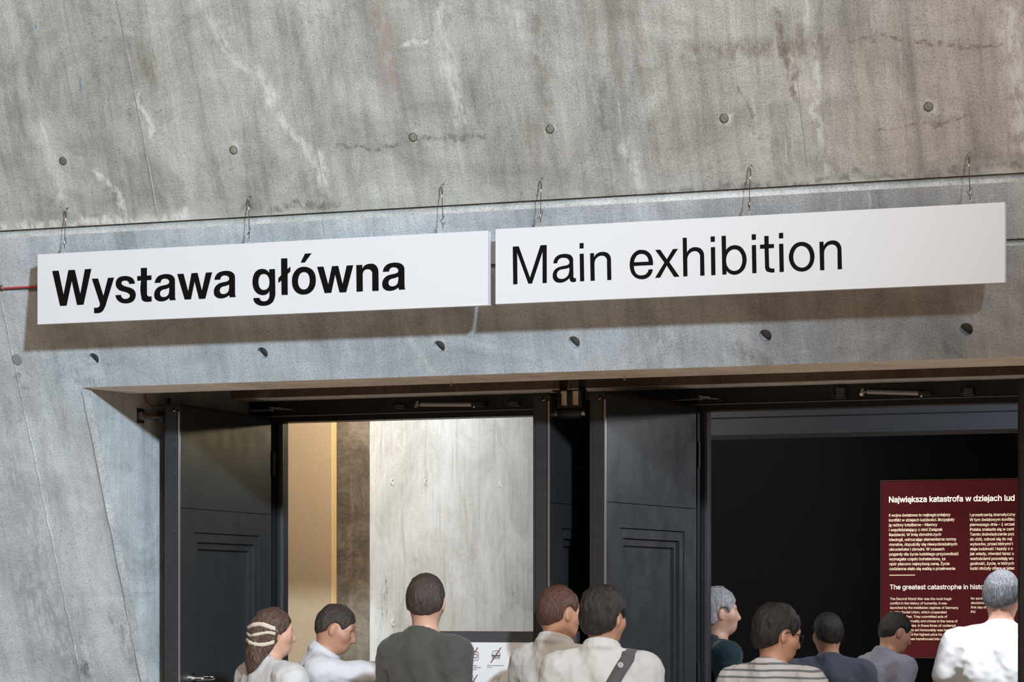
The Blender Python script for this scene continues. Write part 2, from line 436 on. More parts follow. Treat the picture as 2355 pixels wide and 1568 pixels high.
M_SLASH = mat('maroon_slash_ink', (0.20, 0.05, 0.06), 0.6)
M_SLASH_P = mat('pale_slash_ink', (0.50, 0.46, 0.47), 0.6)
SIGN_GLYPHS = {
  '1': [
    '76.9,236.4 109.6,236.5 135.3,128.8 160.1,236.5 192.7,236.6 220.9,127.6 244.2,237 277,237.1 237.3,79.6 204.4,79.4 177.1,187.7 150.6,78.5 117.5,78.7',
    '280.1,193.1 310.7,192.9 338.2,114.5 361.4,193.4 392.3,193.6 352.8,82.2 351.5,77.6 349.8,73.1 347.9,68.6 345.8,64.2 343.4,60 341.6,57 339.8,54 337.9,51.1 335.7,48.4 333.1,46.1 330.5,44.3 327.7,42.7 324.7,41.4 321.6,40.3 318.4,39.5 315.4,39 312.3,38.8 309.2,38.7 306.1,38.8 302.9,38.9 300.6,39 298.3,39.1 295.9,39.3 293.6,39.5 291.3,39.7 290.9,64.3 293.1,63.8 295.3,63.4 297.6,63.2 299.8,63.1 302.1,63.1 304.6,63.3 307.2,63.6 309.7,64.1 312,64.9 314.1,66 315.7,67.3 317,68.7 318.1,70.3 319,72 319.7,73.7 320.4,76.2 320.6,78.9 320.4,81.5 319.8,84.1 318.9,86.6',
    '496.6,162.1 468.5,162.1 468.3,163.8 467.8,165.5 467.2,167.1 466.4,168.7 465.5,170.2 464.4,171.5 463.1,172.7 461.7,173.8 460.2,174.8 458.6,175.7 456.8,176.4 454.9,176.9 452.9,177.3 450.8,177.5 448.8,177.6 446.5,177.7 444.1,177.8 441.7,177.6 439.5,177.3 437.3,176.6 435.6,175.9 433.9,175.1 432.3,174.2 431,173 430,171.7 429.5,170.4 429.2,169 429.1,167.7 429.3,166.3 429.6,164.9 430.3,163.3 431.5,161.8 432.9,160.4 434.4,159.1 436,157.9 439.2,155.8 442.8,154.3 446.7,153 450.6,151.9 454.4,150.7 459.1,149.2 463.9,148 468.7,146.7 473.4,145.2 477.8,143.3 481.4,141.6 484.9,139.7 488.3,137.6 491.4,135.2 494,132.5 496.1,129.7 497.8,126.6 499.2,123.5 500.2,120.2 500.9,116.9 501.2,113.1 501.1,109.3 500.6,105.5 499.7,101.8 498.3,98.2 496.6,94.9 494.6,91.7 492.2,88.7 489.5,86 486.4,83.7 482.9,81.8 479.2,80.4 475.3,79.3 471.2,78.4 467.2,77.7 463,77.1 458.7,76.7 454.4,76.6 450.1,76.7 445.8,77 441.4,77.6 437,78.3 432.7,79.4 428.5,80.7 424.4,82.4 420.9,84.3 417.5,86.4 414.2,88.9 411.3,91.5 408.6,94.3 405.7,98.1 403.3,102.2 401.4,106.5 400,110.9 399.2,115.4 426.6,115.4 426.9,113.1 427.4,110.9 428.3,108.7 429.5,106.6 430.9,104.7 432.3,103.1 433.9,101.7 435.6,100.4 437.5,99.3 439.4,98.3 441.4,97.6 443.6,97.1 445.7,96.7 447.9,96.5 450.1,96.4 452.8,96.5 455.4,96.7 458,97.2 460.5,97.9 462.9,98.9 464.7,99.8 466.5,100.9 468.2,102 469.5,103.4 470.6,105 471.2,106.6 471.6,108.3 471.7,110.1 471.5,111.9 471,113.6 470,115.5 468.5,117.1 466.8,118.7 464.8,120.1 462.9,121.4 459.4,123.4 455.6,125 451.7,126.2 447.6,127.4 443.7,128.6 438.9,130.1 434.1,131.3 429.2,132.6 424.6,134.2 420.2,136.3 416.8,138.4 413.6,140.7 410.6,143.3 407.9,146 405.6,149 403.8,152.2 402.3,155.6 401.3,159.1 400.7,162.6 400.5,166.1 400.6,169.6 401.1,173.1 402.1,176.5 403.4,179.8 405.2,182.9 407.2,185.5 409.5,187.8 412.2,190 415,191.9 418,193.6 422,195.2 426.2,196.4 430.5,197.1 435,197.6 439.4,197.9 444.1,198.1 448.9,198.1 453.6,197.8 458.3,197.1 462.9,196.2 467.5,195 472,193.5 476.4,191.8 480.5,189.6 484.2,187 486.7,184.8 488.9,182.3 490.9,179.7 492.6,177 494,174.2 495,171.8 495.7,169.4 496.2,167 496.5,164.5',
    '526.8,229.4 557,229.6 557,195.1 579.9,195.2 579.5,175 557,174.9 557.4,116.4 557.1,114.7 557.1,112.9 557.5,111.1 558.2,109.3 559.1,107.7 560.2,106.5 561.6,105.4 563.1,104.4 564.7,103.6 566.3,103 569.1,102.3 572,102 575,102.2 577.8,102.8 580.3,103.9 580.8,80.7 577.6,80.2 574.5,79.9 571.4,79.6 568.2,79.5 565.1,79.4 561.2,79.4 557.3,79.3 553.4,79.5 549.6,80 546,80.9 543.1,82 540.3,83.3 537.6,84.8 535.2,86.5 533.2,88.6 531.6,91.1 530.6,93.8 530,96.8 529.5,99.7 529,102.6 526.1,116.9 524.6,131.3 524.5,145.8 525.8,160.2 528.5,174.2 509,174.3 509,194.6 527.3,194.9',
    '596.4,160.9 625.2,160.8 625.3,163 625.8,165.3 626.5,167.5 627.6,169.6 629,171.4 630.3,172.8 631.8,174 633.5,175 635.2,175.9 637,176.7 639.4,177.4 642,177.8 644.5,177.9 647.1,177.9 649.7,177.7 652.4,177.3 655.1,176.8 657.7,176.1 660.2,175.1 662.4,173.7 664,172.3 665.5,170.8 666.8,169 667.7,167.2 668.3,165.3 668.5,163.5 668.4,161.7 668.1,160 667.5,158.3 666.6,156.8 665.2,155.3 663.3,154.1 661.2,153.2 659.1,152.3 656.9,151.6 653.5,150.6 650,150 646.4,149.5 642.7,149.1 639.2,148.6 634.4,147.7 629.6,146.9 624.8,145.9 620.2,144.6 615.9,142.8 612.2,140.8 608.6,138.4 605.3,135.7 602.4,132.8 599.8,129.7 597.6,126 595.8,122 594.5,117.9 593.7,113.6 593.5,109.3 593.6,105.8 594,102.3 594.7,98.8 595.9,95.5 597.7,92.3 599.9,89.7 602.4,87.3 605.3,85.1 608.4,83.3 611.7,81.7 615.3,80.3 619.1,79.4 622.9,78.8 626.8,78.4 630.7,78.3 635.1,78.4 639.4,78.9 643.6,79.6 647.8,80.6 651.8,81.9 655.5,83.4 659,85.1 662.4,86.9 665.7,89 668.7,91.3 671.7,81.1 700.7,81.8 700,83.5 699.3,85.1 698.7,86.8 698.2,88.5 697.8,90.2 697.3,92.4 697,94.6 696.9,96.9 696.8,99.2 696.9,101.4 696.5,166.7 696.5,169.8 696.1,172.9 695.2,176 693.9,179 692.3,181.8 690.3,184.4 687.9,186.7 685.2,188.8 682.3,190.7 679.2,192.4 675.3,194.1 671.2,195.4 666.9,196.3 662.5,197 658.2,197.5 653.5,197.8 648.8,197.9 644.1,197.7 639.5,197.3 634.9,196.6 630.5,195.7 626,194.7 621.7,193.4 617.6,191.7 613.8,189.7 610.7,187.5 607.9,185 605.3,182.3 603,179.4 601.1,176.4 599.6,173.5 598.4,170.4 597.4,167.3 596.8,164.1|667.9,137.3 668.3,134.1 668.4,130.9 668.4,127.6 668.3,124.4 667.9,121.2 667.4,118.3 666.9,115.4 666.2,112.5 665.1,109.8 663.6,107.2 662.1,105.3 660.3,103.6 658.4,102 656.2,100.6 653.9,99.4 651.3,98.4 648.6,97.6 645.8,97.1 642.9,96.9 640,97 637.3,97.3 634.6,97.8 631.9,98.6 629.5,99.7 627.3,101.2 625.6,103 624.3,105.1 623.3,107.3 622.6,109.6 622.3,111.9 622.2,114.3 622.6,116.6 623.3,118.9 624.3,121 625.6,123 627.1,124.5 628.9,125.8 630.8,127 632.9,128 634.9,129 638.1,130 641.5,130.6 645,131 648.4,131.4 651.8,132 655.1,132.9 658.4,133.8 661.6,134.9 664.7,136.1',
    '707.9,195.3 739,195.4 762.1,116.6 778.8,195.9 808.2,196.1 829.5,117.6 849.5,195.4 879.9,195.6 846.6,81.6 815.7,81.7 793.9,159.2 775.9,81.8 744.9,81.9',
    '891.4,162 920.2,162 920.3,164.2 920.7,166.5 921.5,168.7 922.6,170.8 924,172.6 925.3,174 926.8,175.2 928.5,176.2 930.2,177.1 932,177.9 934.4,178.6 936.9,179 939.5,179.1 942.1,179.1 944.7,178.8 947.4,178.5 950.1,178 952.7,177.3 955.2,176.3 957.4,174.9 959,173.5 960.5,172 961.7,170.2 962.7,168.4 963.3,166.5 963.5,164.7 963.4,162.9 963.1,161.2 962.5,159.5 961.6,158 960.1,156.5 958.3,155.3 956.2,154.3 954,153.5 951.9,152.8 948.5,151.8 945,151.2 941.3,150.7 937.7,150.3 934.1,149.8 929.4,148.9 924.6,148.1 919.8,147.1 915.2,145.8 910.9,144 907.1,141.9 903.6,139.6 900.3,136.9 897.4,134 894.8,130.9 892.5,127.2 890.8,123.2 889.5,119.1 888.7,114.8 888.5,110.5 888.6,107 888.9,103.5 889.7,100 890.9,96.7 892.7,93.5 894.9,90.9 897.4,88.5 900.3,86.3 903.4,84.5 906.7,82.9 910.3,81.5 914,80.6 917.9,80 921.8,79.6 925.7,79.5 930,79.6 934.4,80 938.6,80.8 942.8,81.8 946.8,83.1 950.5,84.6 954,86.2 957.4,88.1 960.7,90.2 963.7,92.5 966.6,82.3 995.7,83 995,84.7 994.3,86.3 993.7,88 993.2,89.7 992.8,91.4 992.3,93.6 992,95.8 991.8,98.1 991.8,100.3 991.9,102.6 991.5,167.9 991.5,171 991,174.1 990.2,177.2 988.9,180.2 987.3,183 985.3,185.6 982.9,187.9 980.2,190 977.3,191.9 974.2,193.6 970.3,195.3 966.1,196.6 961.8,197.5 957.5,198.2 953.1,198.6 948.5,199 943.8,199.1 939.1,198.9 934.5,198.5 929.9,197.8 925.5,196.9 921,195.9 916.7,194.6 912.6,192.9 908.8,190.9 905.7,188.7 902.9,186.2 900.3,183.5 898,180.6 896.1,177.6 894.6,174.6 893.4,171.6 892.4,168.5 891.8,165.3|962.8,138.5 963.2,135.3 963.4,132.1 963.4,128.8 963.2,125.6 962.8,122.4 962.4,119.5 961.9,116.6 961.2,113.7 960.1,111 958.6,108.4 957.1,106.5 955.3,104.8 953.3,103.2 951.2,101.8 948.9,100.6 946.3,99.6 943.6,98.8 940.8,98.3 937.9,98.1 935,98.2 932.3,98.5 929.5,99 926.9,99.8 924.5,100.9 922.3,102.4 920.6,104.2 919.3,106.3 918.3,108.5 917.6,110.8 917.2,113.1 917.2,115.4 917.6,117.8 918.3,120.1 919.3,122.2 920.6,124.2 922.1,125.7 923.9,127 925.8,128.2 927.8,129.2 929.9,130.1 933.1,131.2 936.5,131.8 940,132.1 943.4,132.5 946.8,133.2 950.1,134.1 953.4,135 956.6,136.1 959.7,137.3',
    '1158.3,196.6 1185.2,196.5 1187.1,94.7 1187.2,89.9 1186.9,85.2 1186.2,80.5 1185.1,75.8 1183.7,71.3 1182.3,67.4 1180.6,63.6 1178.7,59.9 1176.4,56.4 1173.7,53.3 1170.5,50.4 1167,47.9 1163.1,45.7 1159.1,43.8 1155,42.2 1150.3,40.9 1145.5,40 1140.6,39.4 1135.6,39.2 1130.6,39.2 1125.7,39.4 1120.7,39.9 1115.8,40.7 1110.9,41.9 1106.3,43.5 1102.3,45.2 1098.5,47.2 1094.8,49.5 1091.5,52 1088.6,55 1086,58.5 1083.9,62.4 1082.4,66.5 1081.4,70.6 1081.1,74.8 1110.8,74.6 1111,73 1111.4,71.3 1112,69.7 1112.8,68.2 1113.8,66.7 1115,65.4 1116.4,64.1 1117.9,63 1119.6,62 1121.3,61.1 1123.4,60.2 1125.6,59.5 1127.9,59.1 1130.2,58.8 1132.5,58.6 1135.6,58.6 1138.8,58.9 1141.9,59.5 1144.8,60.4 1147.5,61.7 1149.5,63.1 1151.4,64.8 1153,66.7 1154.4,68.7 1155.7,70.8 1157.1,73.6 1158.1,76.5 1158.8,79.6 1159.1,82.7 1159.1,85.8 1158.3,103.9 1157.5,101.4 1156.3,99.1 1154.9,96.8 1153.2,94.7 1151.2,92.8 1149,91.1 1146.5,89.6 1143.8,88.4 1141,87.4 1138.1,86.6 1134.8,86 1131.5,85.7 1128.1,85.7 1124.6,85.9 1121.3,86.3 1117.3,87.1 1113.4,88.1 1109.6,89.5 1106,91.2 1102.5,93.1 1099,95.4 1095.8,98.1 1092.7,100.9 1090,104 1087.5,107.2 1085.2,110.7 1083.3,114.4 1081.7,118.2 1080.4,122.1 1079.2,126.1 1078.2,130.4 1077.5,134.8 1077.1,139.2 1076.9,143.6 1077,148 1077.2,152.5 1077.7,156.9 1078.4,161.3 1079.4,165.6 1080.7,169.8 1082.3,173.7 1084,177.5 1086,181.2 1088.4,184.7 1091.2,187.8 1094.1,190.4 1097.3,192.7 1100.7,194.8 1104.3,196.5 1108.1,197.8 1111.7,198.8 1115.5,199.4 1119.3,199.7 1123.1,199.7 1126.9,199.4 1130.8,198.8 1134.7,197.9 1138.6,196.7 1142.2,195.1 1145.6,193.2 1148.4,191.1 1151.1,188.8 1153.4,186.2 1155.5,183.5 1157.2,180.6|1131.4,177.3 1128.5,177.3 1125.5,177 1122.7,176.4 1120,175.5 1117.5,174.2 1115,172.3 1113,170 1111.3,167.4 1109.8,164.6 1108.5,161.8 1107.2,158.3 1106.3,154.7 1105.8,151 1105.6,147.2 1105.5,143.5 1105.6,139.7 1105.9,135.9 1106.5,132.1 1107.5,128.4 1108.9,124.8 1110.3,121.9 1111.9,119.1 1113.8,116.4 1116,114 1118.6,112 1121.1,110.6 1123.7,109.6 1126.5,108.8 1129.3,108.3 1132.1,108 1135.1,108.1 1138.1,108.5 1141,109.2 1143.8,110.2 1146.4,111.5 1148.7,113.1 1150.9,115.1 1152.7,117.3 1154.3,119.7 1155.7,122.2 1157.1,125.6 1158,129.2 1158.5,133 1158.7,136.8 1158.7,140.5 1158.7,144.4 1158.5,148.4 1158,152.3 1157.1,156.1 1155.7,159.8 1154.2,162.8 1152.6,165.7 1150.6,168.4 1148.3,170.9 1145.6,173 1143,174.5 1140.2,175.6 1137.3,176.5 1134.4,177.1',
    '1215.1,240.4 1244.5,240.4 1245.2,193.1 1259.4,203.9 1259.4,182.8 1246,171.3 1246.7,82.2 1217.3,82.7 1216.2,145.5 1201.7,135 1201.7,156.2 1215.4,168.3',
    '1323.6,200.1 1319.2,200 1314.8,199.8 1310.4,199.2 1306.2,198.3 1302.1,197 1297.4,195 1293,192.5 1288.9,189.6 1285.1,186.3 1281.7,182.8 1278.5,179 1275.8,174.9 1273.4,170.6 1271.4,166.2 1269.8,161.6 1268.7,157.4 1267.9,153.1 1267.4,148.7 1267.2,144.3 1267.2,139.9 1267.4,134.8 1267.8,129.7 1268.7,124.6 1269.9,119.6 1271.6,114.6 1273.6,110.2 1276,105.8 1278.7,101.5 1281.8,97.6 1285.4,94 1288.7,91.3 1292.2,88.8 1296,86.7 1299.9,84.8 1303.9,83.2 1307.5,82.1 1311.2,81.3 1314.9,80.7 1318.7,80.3 1322.4,80.1 1327,80.1 1331.5,80.3 1336,80.8 1340.4,81.7 1344.6,82.9 1349.2,84.7 1353.6,86.9 1357.7,89.6 1361.5,92.5 1365,95.7 1368.1,99.2 1370.9,102.9 1373.3,106.9 1375.4,111 1377.2,115.2 1378.6,119.7 1379.6,124.3 1380.3,129 1380.7,133.7 1380.8,138.4 1380.8,143.5 1380.6,148.6 1380,153.7 1379,158.7 1377.5,163.6 1375.8,168 1373.7,172.4 1371.2,176.6 1368.3,180.6 1365,184.2 1361.4,187.2 1357.6,189.9 1353.4,192.3 1349.1,194.3 1344.6,196.1 1340.6,197.4 1336.4,198.5 1332.1,199.3 1327.8,199.8|1324.3,177 1321.2,176.9 1318,176.5 1315,175.7 1312.1,174.6 1309.5,173.3 1306.6,171 1304.4,168.3 1302.5,165.2 1300.9,161.9 1299.5,158.6 1298.1,155.1 1297.1,151.5 1296.4,147.9 1296,144.1 1295.8,140.4 1295.8,136.3 1296,132.2 1296.6,128.1 1297.6,124.1 1299.1,120.2 1300.6,117.1 1302.3,114 1304.3,111.2 1306.7,108.6 1309.5,106.4 1311.9,105 1314.5,103.9 1317.2,103 1320,102.5 1322.8,102.1 1325.8,102.1 1328.9,102.4 1331.8,103 1334.6,104 1337.2,105.2 1340,107.2 1342.3,109.6 1344.3,112.3 1346.1,115.2 1347.6,118.2 1349.2,121.9 1350.4,125.8 1351.3,129.8 1351.8,133.9 1352,138 1352.1,142.4 1351.9,146.9 1351.4,151.3 1350.4,155.7 1348.7,159.9 1347.3,162.7 1345.7,165.5 1343.8,168.2 1341.7,170.6 1339.1,172.6 1336.4,174.1 1333.5,175.3 1330.5,176.2 1327.4,176.7',
    '1329.1,256 1360.9,256.5 1328.7,218.5 1308.4,218.1',
    '1387.1,196.6 1417.3,196.6 1439.8,118.3 1457.8,196.4 1487.1,196.4 1507.7,117.7 1527.4,196 1558.1,196.3 1524.9,82.1 1493.7,82.1 1472.8,160.1 1454.5,82.4 1423.2,82.3',
    '1572.4,196 1600.4,196 1600.8,178.8 1601.9,181.3 1603.3,183.7 1604.9,186 1606.8,188.1 1608.8,190 1611,191.8 1613.5,193.3 1616.1,194.6 1618.8,195.8 1621.5,196.8 1624.7,197.6 1627.9,198.3 1631.2,198.7 1634.5,198.9 1637.9,199 1641.6,199 1645.3,198.7 1649,198.3 1652.6,197.5 1656,196.2 1659,194.6 1661.8,192.7 1664.3,190.6 1666.7,188.2 1668.7,185.7 1670.5,182.9 1672,179.9 1673.1,176.9 1674.1,173.7 1674.9,170.6 1675.6,167.3 1676.1,163.9 1676.4,160.6 1676.5,157.3 1676.3,154 1677.1,81.8 1647.7,82.1 1647.3,151.9 1647.6,154.6 1647.6,157.3 1647.1,160 1646.3,162.7 1645.1,165.2 1644,167.1 1642.8,168.8 1641.3,170.5 1639.7,171.9 1637.9,173.2 1635.9,174.2 1633.7,174.9 1631.5,175.4 1629.2,175.8 1627,176 1623.9,176.1 1620.9,175.9 1617.9,175.4 1615,174.5 1612.4,173.3 1610.3,171.8 1608.5,170 1606.9,168.1 1605.6,165.9 1604.4,163.7 1603.4,161.2 1602.7,158.6 1602.2,156 1602.1,153.2 1602.2,150.5 1603,82.2 1573.8,82.1',
    '1697.1,161.8 1725.8,161.7 1725.9,164 1726.4,166.3 1727.2,168.5 1728.3,170.5 1729.6,172.4 1731,173.7 1732.5,174.9 1734.1,176 1735.8,176.9 1737.7,177.7 1740.1,178.3 1742.6,178.7 1745.2,178.9 1747.8,178.8 1750.3,178.6 1753,178.3 1755.7,177.8 1758.3,177.1 1760.8,176.1 1763,174.7 1764.7,173.3 1766.1,171.7 1767.4,170 1768.3,168.2 1768.9,166.2 1769.1,164.5 1769.1,162.7 1768.7,160.9 1768.1,159.3 1767.2,157.7 1765.8,156.2 1764,155.1 1761.9,154.1 1759.7,153.3 1757.5,152.5 1754.1,151.5 1750.6,150.9 1747,150.5 1743.4,150.1 1739.8,149.5 1735,148.7 1730.2,147.8 1725.5,146.9 1720.9,145.6 1716.5,143.8 1712.8,141.7 1709.2,139.4 1706,136.7 1703,133.8 1700.5,130.6 1698.2,126.9 1696.4,123 1695.1,118.8 1694.4,114.6 1694.1,110.3 1694.2,106.8 1694.6,103.3 1695.3,99.8 1696.6,96.4 1698.3,93.3 1700.5,90.6 1703.1,88.2 1706,86.1 1709.1,84.2 1712.3,82.6 1715.9,81.3 1719.7,80.4 1723.6,79.7 1727.5,79.4 1731.3,79.3 1735.7,79.4 1740,79.8 1744.3,80.6 1748.4,81.6 1752.5,82.9 1756.1,84.3 1759.7,86 1763.1,87.9 1766.3,90 1769.3,92.3 1772.3,82.1 1801.4,82.8 1800.6,84.4 1800,86.1 1799.4,87.7 1798.8,89.4 1798.4,91.1 1798,93.4 1797.7,95.6 1797.5,97.9 1797.5,100.1 1797.6,102.4 1797.2,167.7 1797.1,170.8 1796.7,173.9 1795.8,177 1794.6,179.9 1792.9,182.8 1790.9,185.3 1788.5,187.7 1785.8,189.8 1782.9,191.7 1779.9,193.4 1775.9,195.1 1771.8,196.4 1767.5,197.3 1763.1,197.9 1758.8,198.4 1754.1,198.8 1749.4,198.9 1744.8,198.7 1740.1,198.2 1735.6,197.6 1731.1,196.7 1726.7,195.7 1722.3,194.4 1718.2,192.7 1714.4,190.6 1711.3,188.4 1708.5,186 1706,183.3 1703.7,180.4 1701.7,177.3 1700.2,174.4 1699,171.4 1698.1,168.2 1697.4,165|1768.5,138.3 1768.9,135 1769.1,131.8 1769.1,128.6 1768.9,125.4 1768.5,122.2 1768.1,119.3 1767.5,116.3 1766.8,113.5 1765.8,110.7 1764.3,108.2 1762.7,106.3 1761,104.5 1759,103 1756.9,101.6 1754.6,100.4 1752,99.4 1749.2,98.6 1746.4,98.1 1743.5,97.9 1740.6,97.9 1737.9,98.3 1735.2,98.8 1732.5,99.6 1730.1,100.7 1728,102.2 1726.3,104 1724.9,106 1723.9,108.3 1723.2,110.6 1722.9,112.9 1722.9,115.2 1723.2,117.6 1723.9,119.8 1724.9,122 1726.3,123.9 1727.8,125.5 1729.5,126.8 1731.4,128 1733.5,129 1735.6,129.9 1738.8,130.9 1742.1,131.5 1745.6,131.9 1749.1,132.3 1752.5,133 1755.7,133.8 1759,134.8 1762.2,135.9 1765.4,137',
  ],
  '2': [
    '79.1,238.2 105.7,238.2 156.1,105.1 203.3,237.9 230.6,237.9 231,79.8 212.5,79.9 212.8,211.9 165.3,80.4 148.8,80.5 98.4,212.3 99.7,80.4 81.1,80.2',
    '260.9,159.9 278,160.1 278.1,162.7 278.5,165.3 279.4,167.9 280.5,170.3 281.9,172.5 283.5,174.3 285.3,176 287.3,177.4 289.5,178.7 291.7,179.7 294.7,180.7 297.8,181.3 301,181.6 304.3,181.6 307.5,181.5 310.9,181.1 314.4,180.6 317.8,179.7 321,178.5 323.8,176.7 325.7,175.1 327.4,173.4 328.9,171.4 330.1,169.4 331,167.2 331.6,165 332,162.8 332.1,160.6 331.8,158.5 331,156.5 329.9,154.9 328.4,153.5 326.6,152.4 324.7,151.3 322.9,150.4 319.1,149 315.1,148.3 310.9,147.9 306.7,147.6 302.6,147 298.2,146.2 293.9,145.5 289.5,144.7 285.3,143.6 281.2,142.1 277.6,140.4 274,138.4 270.6,136.2 267.5,133.7 264.8,130.9 262.7,127.8 260.9,124.5 259.6,121 258.6,117.3 257.9,113.6 257.7,110.2 257.7,106.8 258,103.3 258.7,99.9 259.9,96.7 261.3,93.8 263,91 265,88.4 267.2,86 269.8,83.9 273,82.1 276.5,80.7 280.2,79.7 284,79 287.8,78.6 291.5,78.4 295.1,78.5 298.7,78.8 302.3,79.4 305.8,80.3 309.3,81.3 312.7,82.7 316,84.2 319.2,86 322.2,87.9 324.6,89.5 327,91.3 329.2,93.2 331.3,95.1 333.3,97.2 333,95.1 333,93 333.3,90.8 333.8,88.7 334.6,86.7 335.5,85.2 336.4,83.7 337.5,82.3 338.8,81.1 340.2,80 342,79.2 343.9,78.7 346,78.5 348,78.4 350,78.4 352.2,78.5 354.5,78.8 356.6,79.3 358.8,79.9 360.8,80.7 360.8,95.4 359.8,94.6 358.7,94.1 357.5,93.8 356.2,93.7 354.9,93.8 353.9,94.2 353,94.7 352.1,95.4 351.3,96.2 350.7,97.1 349.8,98.5 349.2,100.1 348.9,101.8 349,103.5 349.4,105.1 348,166.4 348.3,169.5 348.1,172.7 347.5,175.9 346.5,179 345.1,181.9 343.6,184.2 341.8,186.4 339.8,188.4 337.6,190.2 335.3,191.8 332.6,193.2 329.7,194.3 326.7,195 323.6,195.6 320.6,196.2 317,196.7 313.4,197.1 309.8,197.2 306.2,197.2 302.6,197 298.5,196.6 294.4,196.1 290.5,195.3 286.6,194.2 282.9,192.7 279.5,191 276.3,189.1 273.3,186.9 270.5,184.4 268.1,181.7 265.5,177.9 263.4,173.6 262,169.2 261.1,164.6|331,139.6 331.5,135.9 331.8,132.2 331.7,128.5 331.3,124.8 330.7,121.2 330,118.4 329.2,115.5 328.2,112.8 327,110.1 325.5,107.6 323.6,105.2 321.5,102.9 319.2,100.9 316.7,99 314,97.4 310.7,95.9 307.2,94.7 303.5,93.9 299.8,93.5 296,93.6 292.8,94 289.7,94.6 286.6,95.6 283.7,97 281.2,98.8 279.5,100.7 278.1,102.8 277,105 276.2,107.4 275.7,109.8 275.5,112.3 275.6,114.8 276.1,117.3 276.9,119.7 278,122 279.4,124.1 281.2,126.1 283.2,127.8 285.5,129.4 287.8,130.8 291.1,132.1 294.7,133 298.4,133.5 302.1,133.8 305.8,134.3 308.8,134.6 311.8,134.9 314.7,135.2 317.7,135.5 320.6,136.1 322.7,136.6 324.9,137.3 327,138 329,138.8',
    '376.8,238.3 394.4,238.4 394.4,216.4 377.1,216.2',
    '377.4,194.2 395,194.3 397,80.4 379.4,80.2',
    '423.4,194.2 439.9,194.4 440.9,176 441.9,178.6 443.2,181.1 444.7,183.5 446.4,185.8 448.4,187.9 450.7,189.8 453.2,191.6 455.9,193.1 458.8,194.4 461.7,195.5 465.2,196.5 468.9,197.3 472.6,197.7 476.4,197.8 480.2,197.7 483.8,197.4 487.5,196.8 491.2,196 494.7,194.8 498,193.2 500.7,191.4 503.3,189.4 505.7,187.1 507.8,184.6 509.6,182 511.4,178.8 512.8,175.5 513.7,172 514.3,168.5 514.5,165 516.4,80.5 499,80.3 497.3,156.6 497.7,159.7 497.6,162.9 497,166.1 495.9,169.2 494.4,172 493.2,173.7 491.8,175.4 490.2,176.9 488.5,178.2 486.6,179.4 484.2,180.5 481.7,181.4 479,181.9 476.4,182.3 473.7,182.4 470.3,182.3 466.9,181.8 463.6,180.9 460.4,179.8 457.5,178.3 454.7,176.5 452.1,174.3 449.9,171.9 447.8,169.3 446.1,166.6 444.6,163.5 443.5,160.2 442.7,156.8 442.2,153.4 442.2,149.9 443.5,80.5 425.6,80.1',
    '697.7,133.6 614.7,133.4 614.8,129.6 615.2,125.9 615.8,122.1 616.7,118.4 617.9,114.7 619,111.9 620.3,109 621.7,106.3 623.3,103.7 625.3,101.3 627.3,99.6 629.4,98 631.7,96.6 634.1,95.4 636.6,94.5 639.1,93.8 641.6,93.4 644.2,93.3 646.8,93.2 649.4,93.3 652.4,93.5 655.4,93.7 658.3,94.2 661.1,95 663.8,96 666,97.2 668.1,98.6 670,100.2 671.8,101.9 673.4,103.8 675.1,106 676.5,108.4 677.6,111 678.5,113.6 679.2,116.3 696.5,116.4 696.1,112.9 695.5,109.4 694.5,105.9 693.2,102.6 691.7,99.4 689.6,96 687.2,92.8 684.5,89.9 681.5,87.2 678.2,84.8 675.2,83 672,81.4 668.6,80.1 665.1,79 661.6,78.2 658.6,77.7 655.5,77.5 652.4,77.4 649.3,77.4 646.2,77.7 641.9,78.3 637.6,79.2 633.4,80.5 629.3,82.1 625.3,84 621.2,86.6 617.4,89.5 613.8,92.7 610.6,96.2 607.7,100 605.1,104 603,108.2 601.3,112.6 599.8,117.1 598.7,121.7 597.7,126.5 597.1,131.4 596.8,136.3 596.8,141.2 597.1,146.1 597.6,151 598.3,156 599.4,160.8 600.9,165.6 602.8,170.1 605.1,174.2 607.6,178.1 610.5,181.8 613.8,185.2 617.3,188.3 620.5,190.7 623.8,192.9 627.4,194.8 631.1,196.4 635,197.5 638.1,198 641.3,198.3 644.5,198.4 647.8,198.2 651,198 655.3,197.4 659.6,196.5 663.8,195.3 667.9,193.8 671.8,191.8 675.6,189.4 679,186.7 682.3,183.6 685.2,180.3 687.8,176.8 690.2,172.8 692.2,168.6 693.8,164.2 695.1,159.7 696.1,155.2 697,151 697.5,146.6 697.9,142.3 697.9,138|615.4,148.3 615.8,151.4 616.4,154.4 617.3,157.5 618.3,160.4 619.6,163.3 621,166.2 622.7,169.1 624.5,171.9 626.7,174.4 629.2,176.5 631.4,177.9 633.7,179.1 636.2,180.1 638.8,180.9 641.4,181.4 643.6,181.7 645.8,181.8 648.1,181.7 650.4,181.5 652.6,181.2 655.7,180.5 658.7,179.5 661.7,178.2 664.5,176.6 667,174.8 669.3,172.6 671.3,170.3 673.1,167.7 674.7,165 676,162.2 677.1,159.6 677.9,156.8 678.6,154 679,151.2 679.2,148.4',
    '707.6,195 728.7,195.2 757.4,154.6 784.1,195.1 805.4,195 768.2,142 811.4,81.5 789.5,80.9 757.4,129.2 728.4,80.8 706.7,80.5 746.9,141.7',
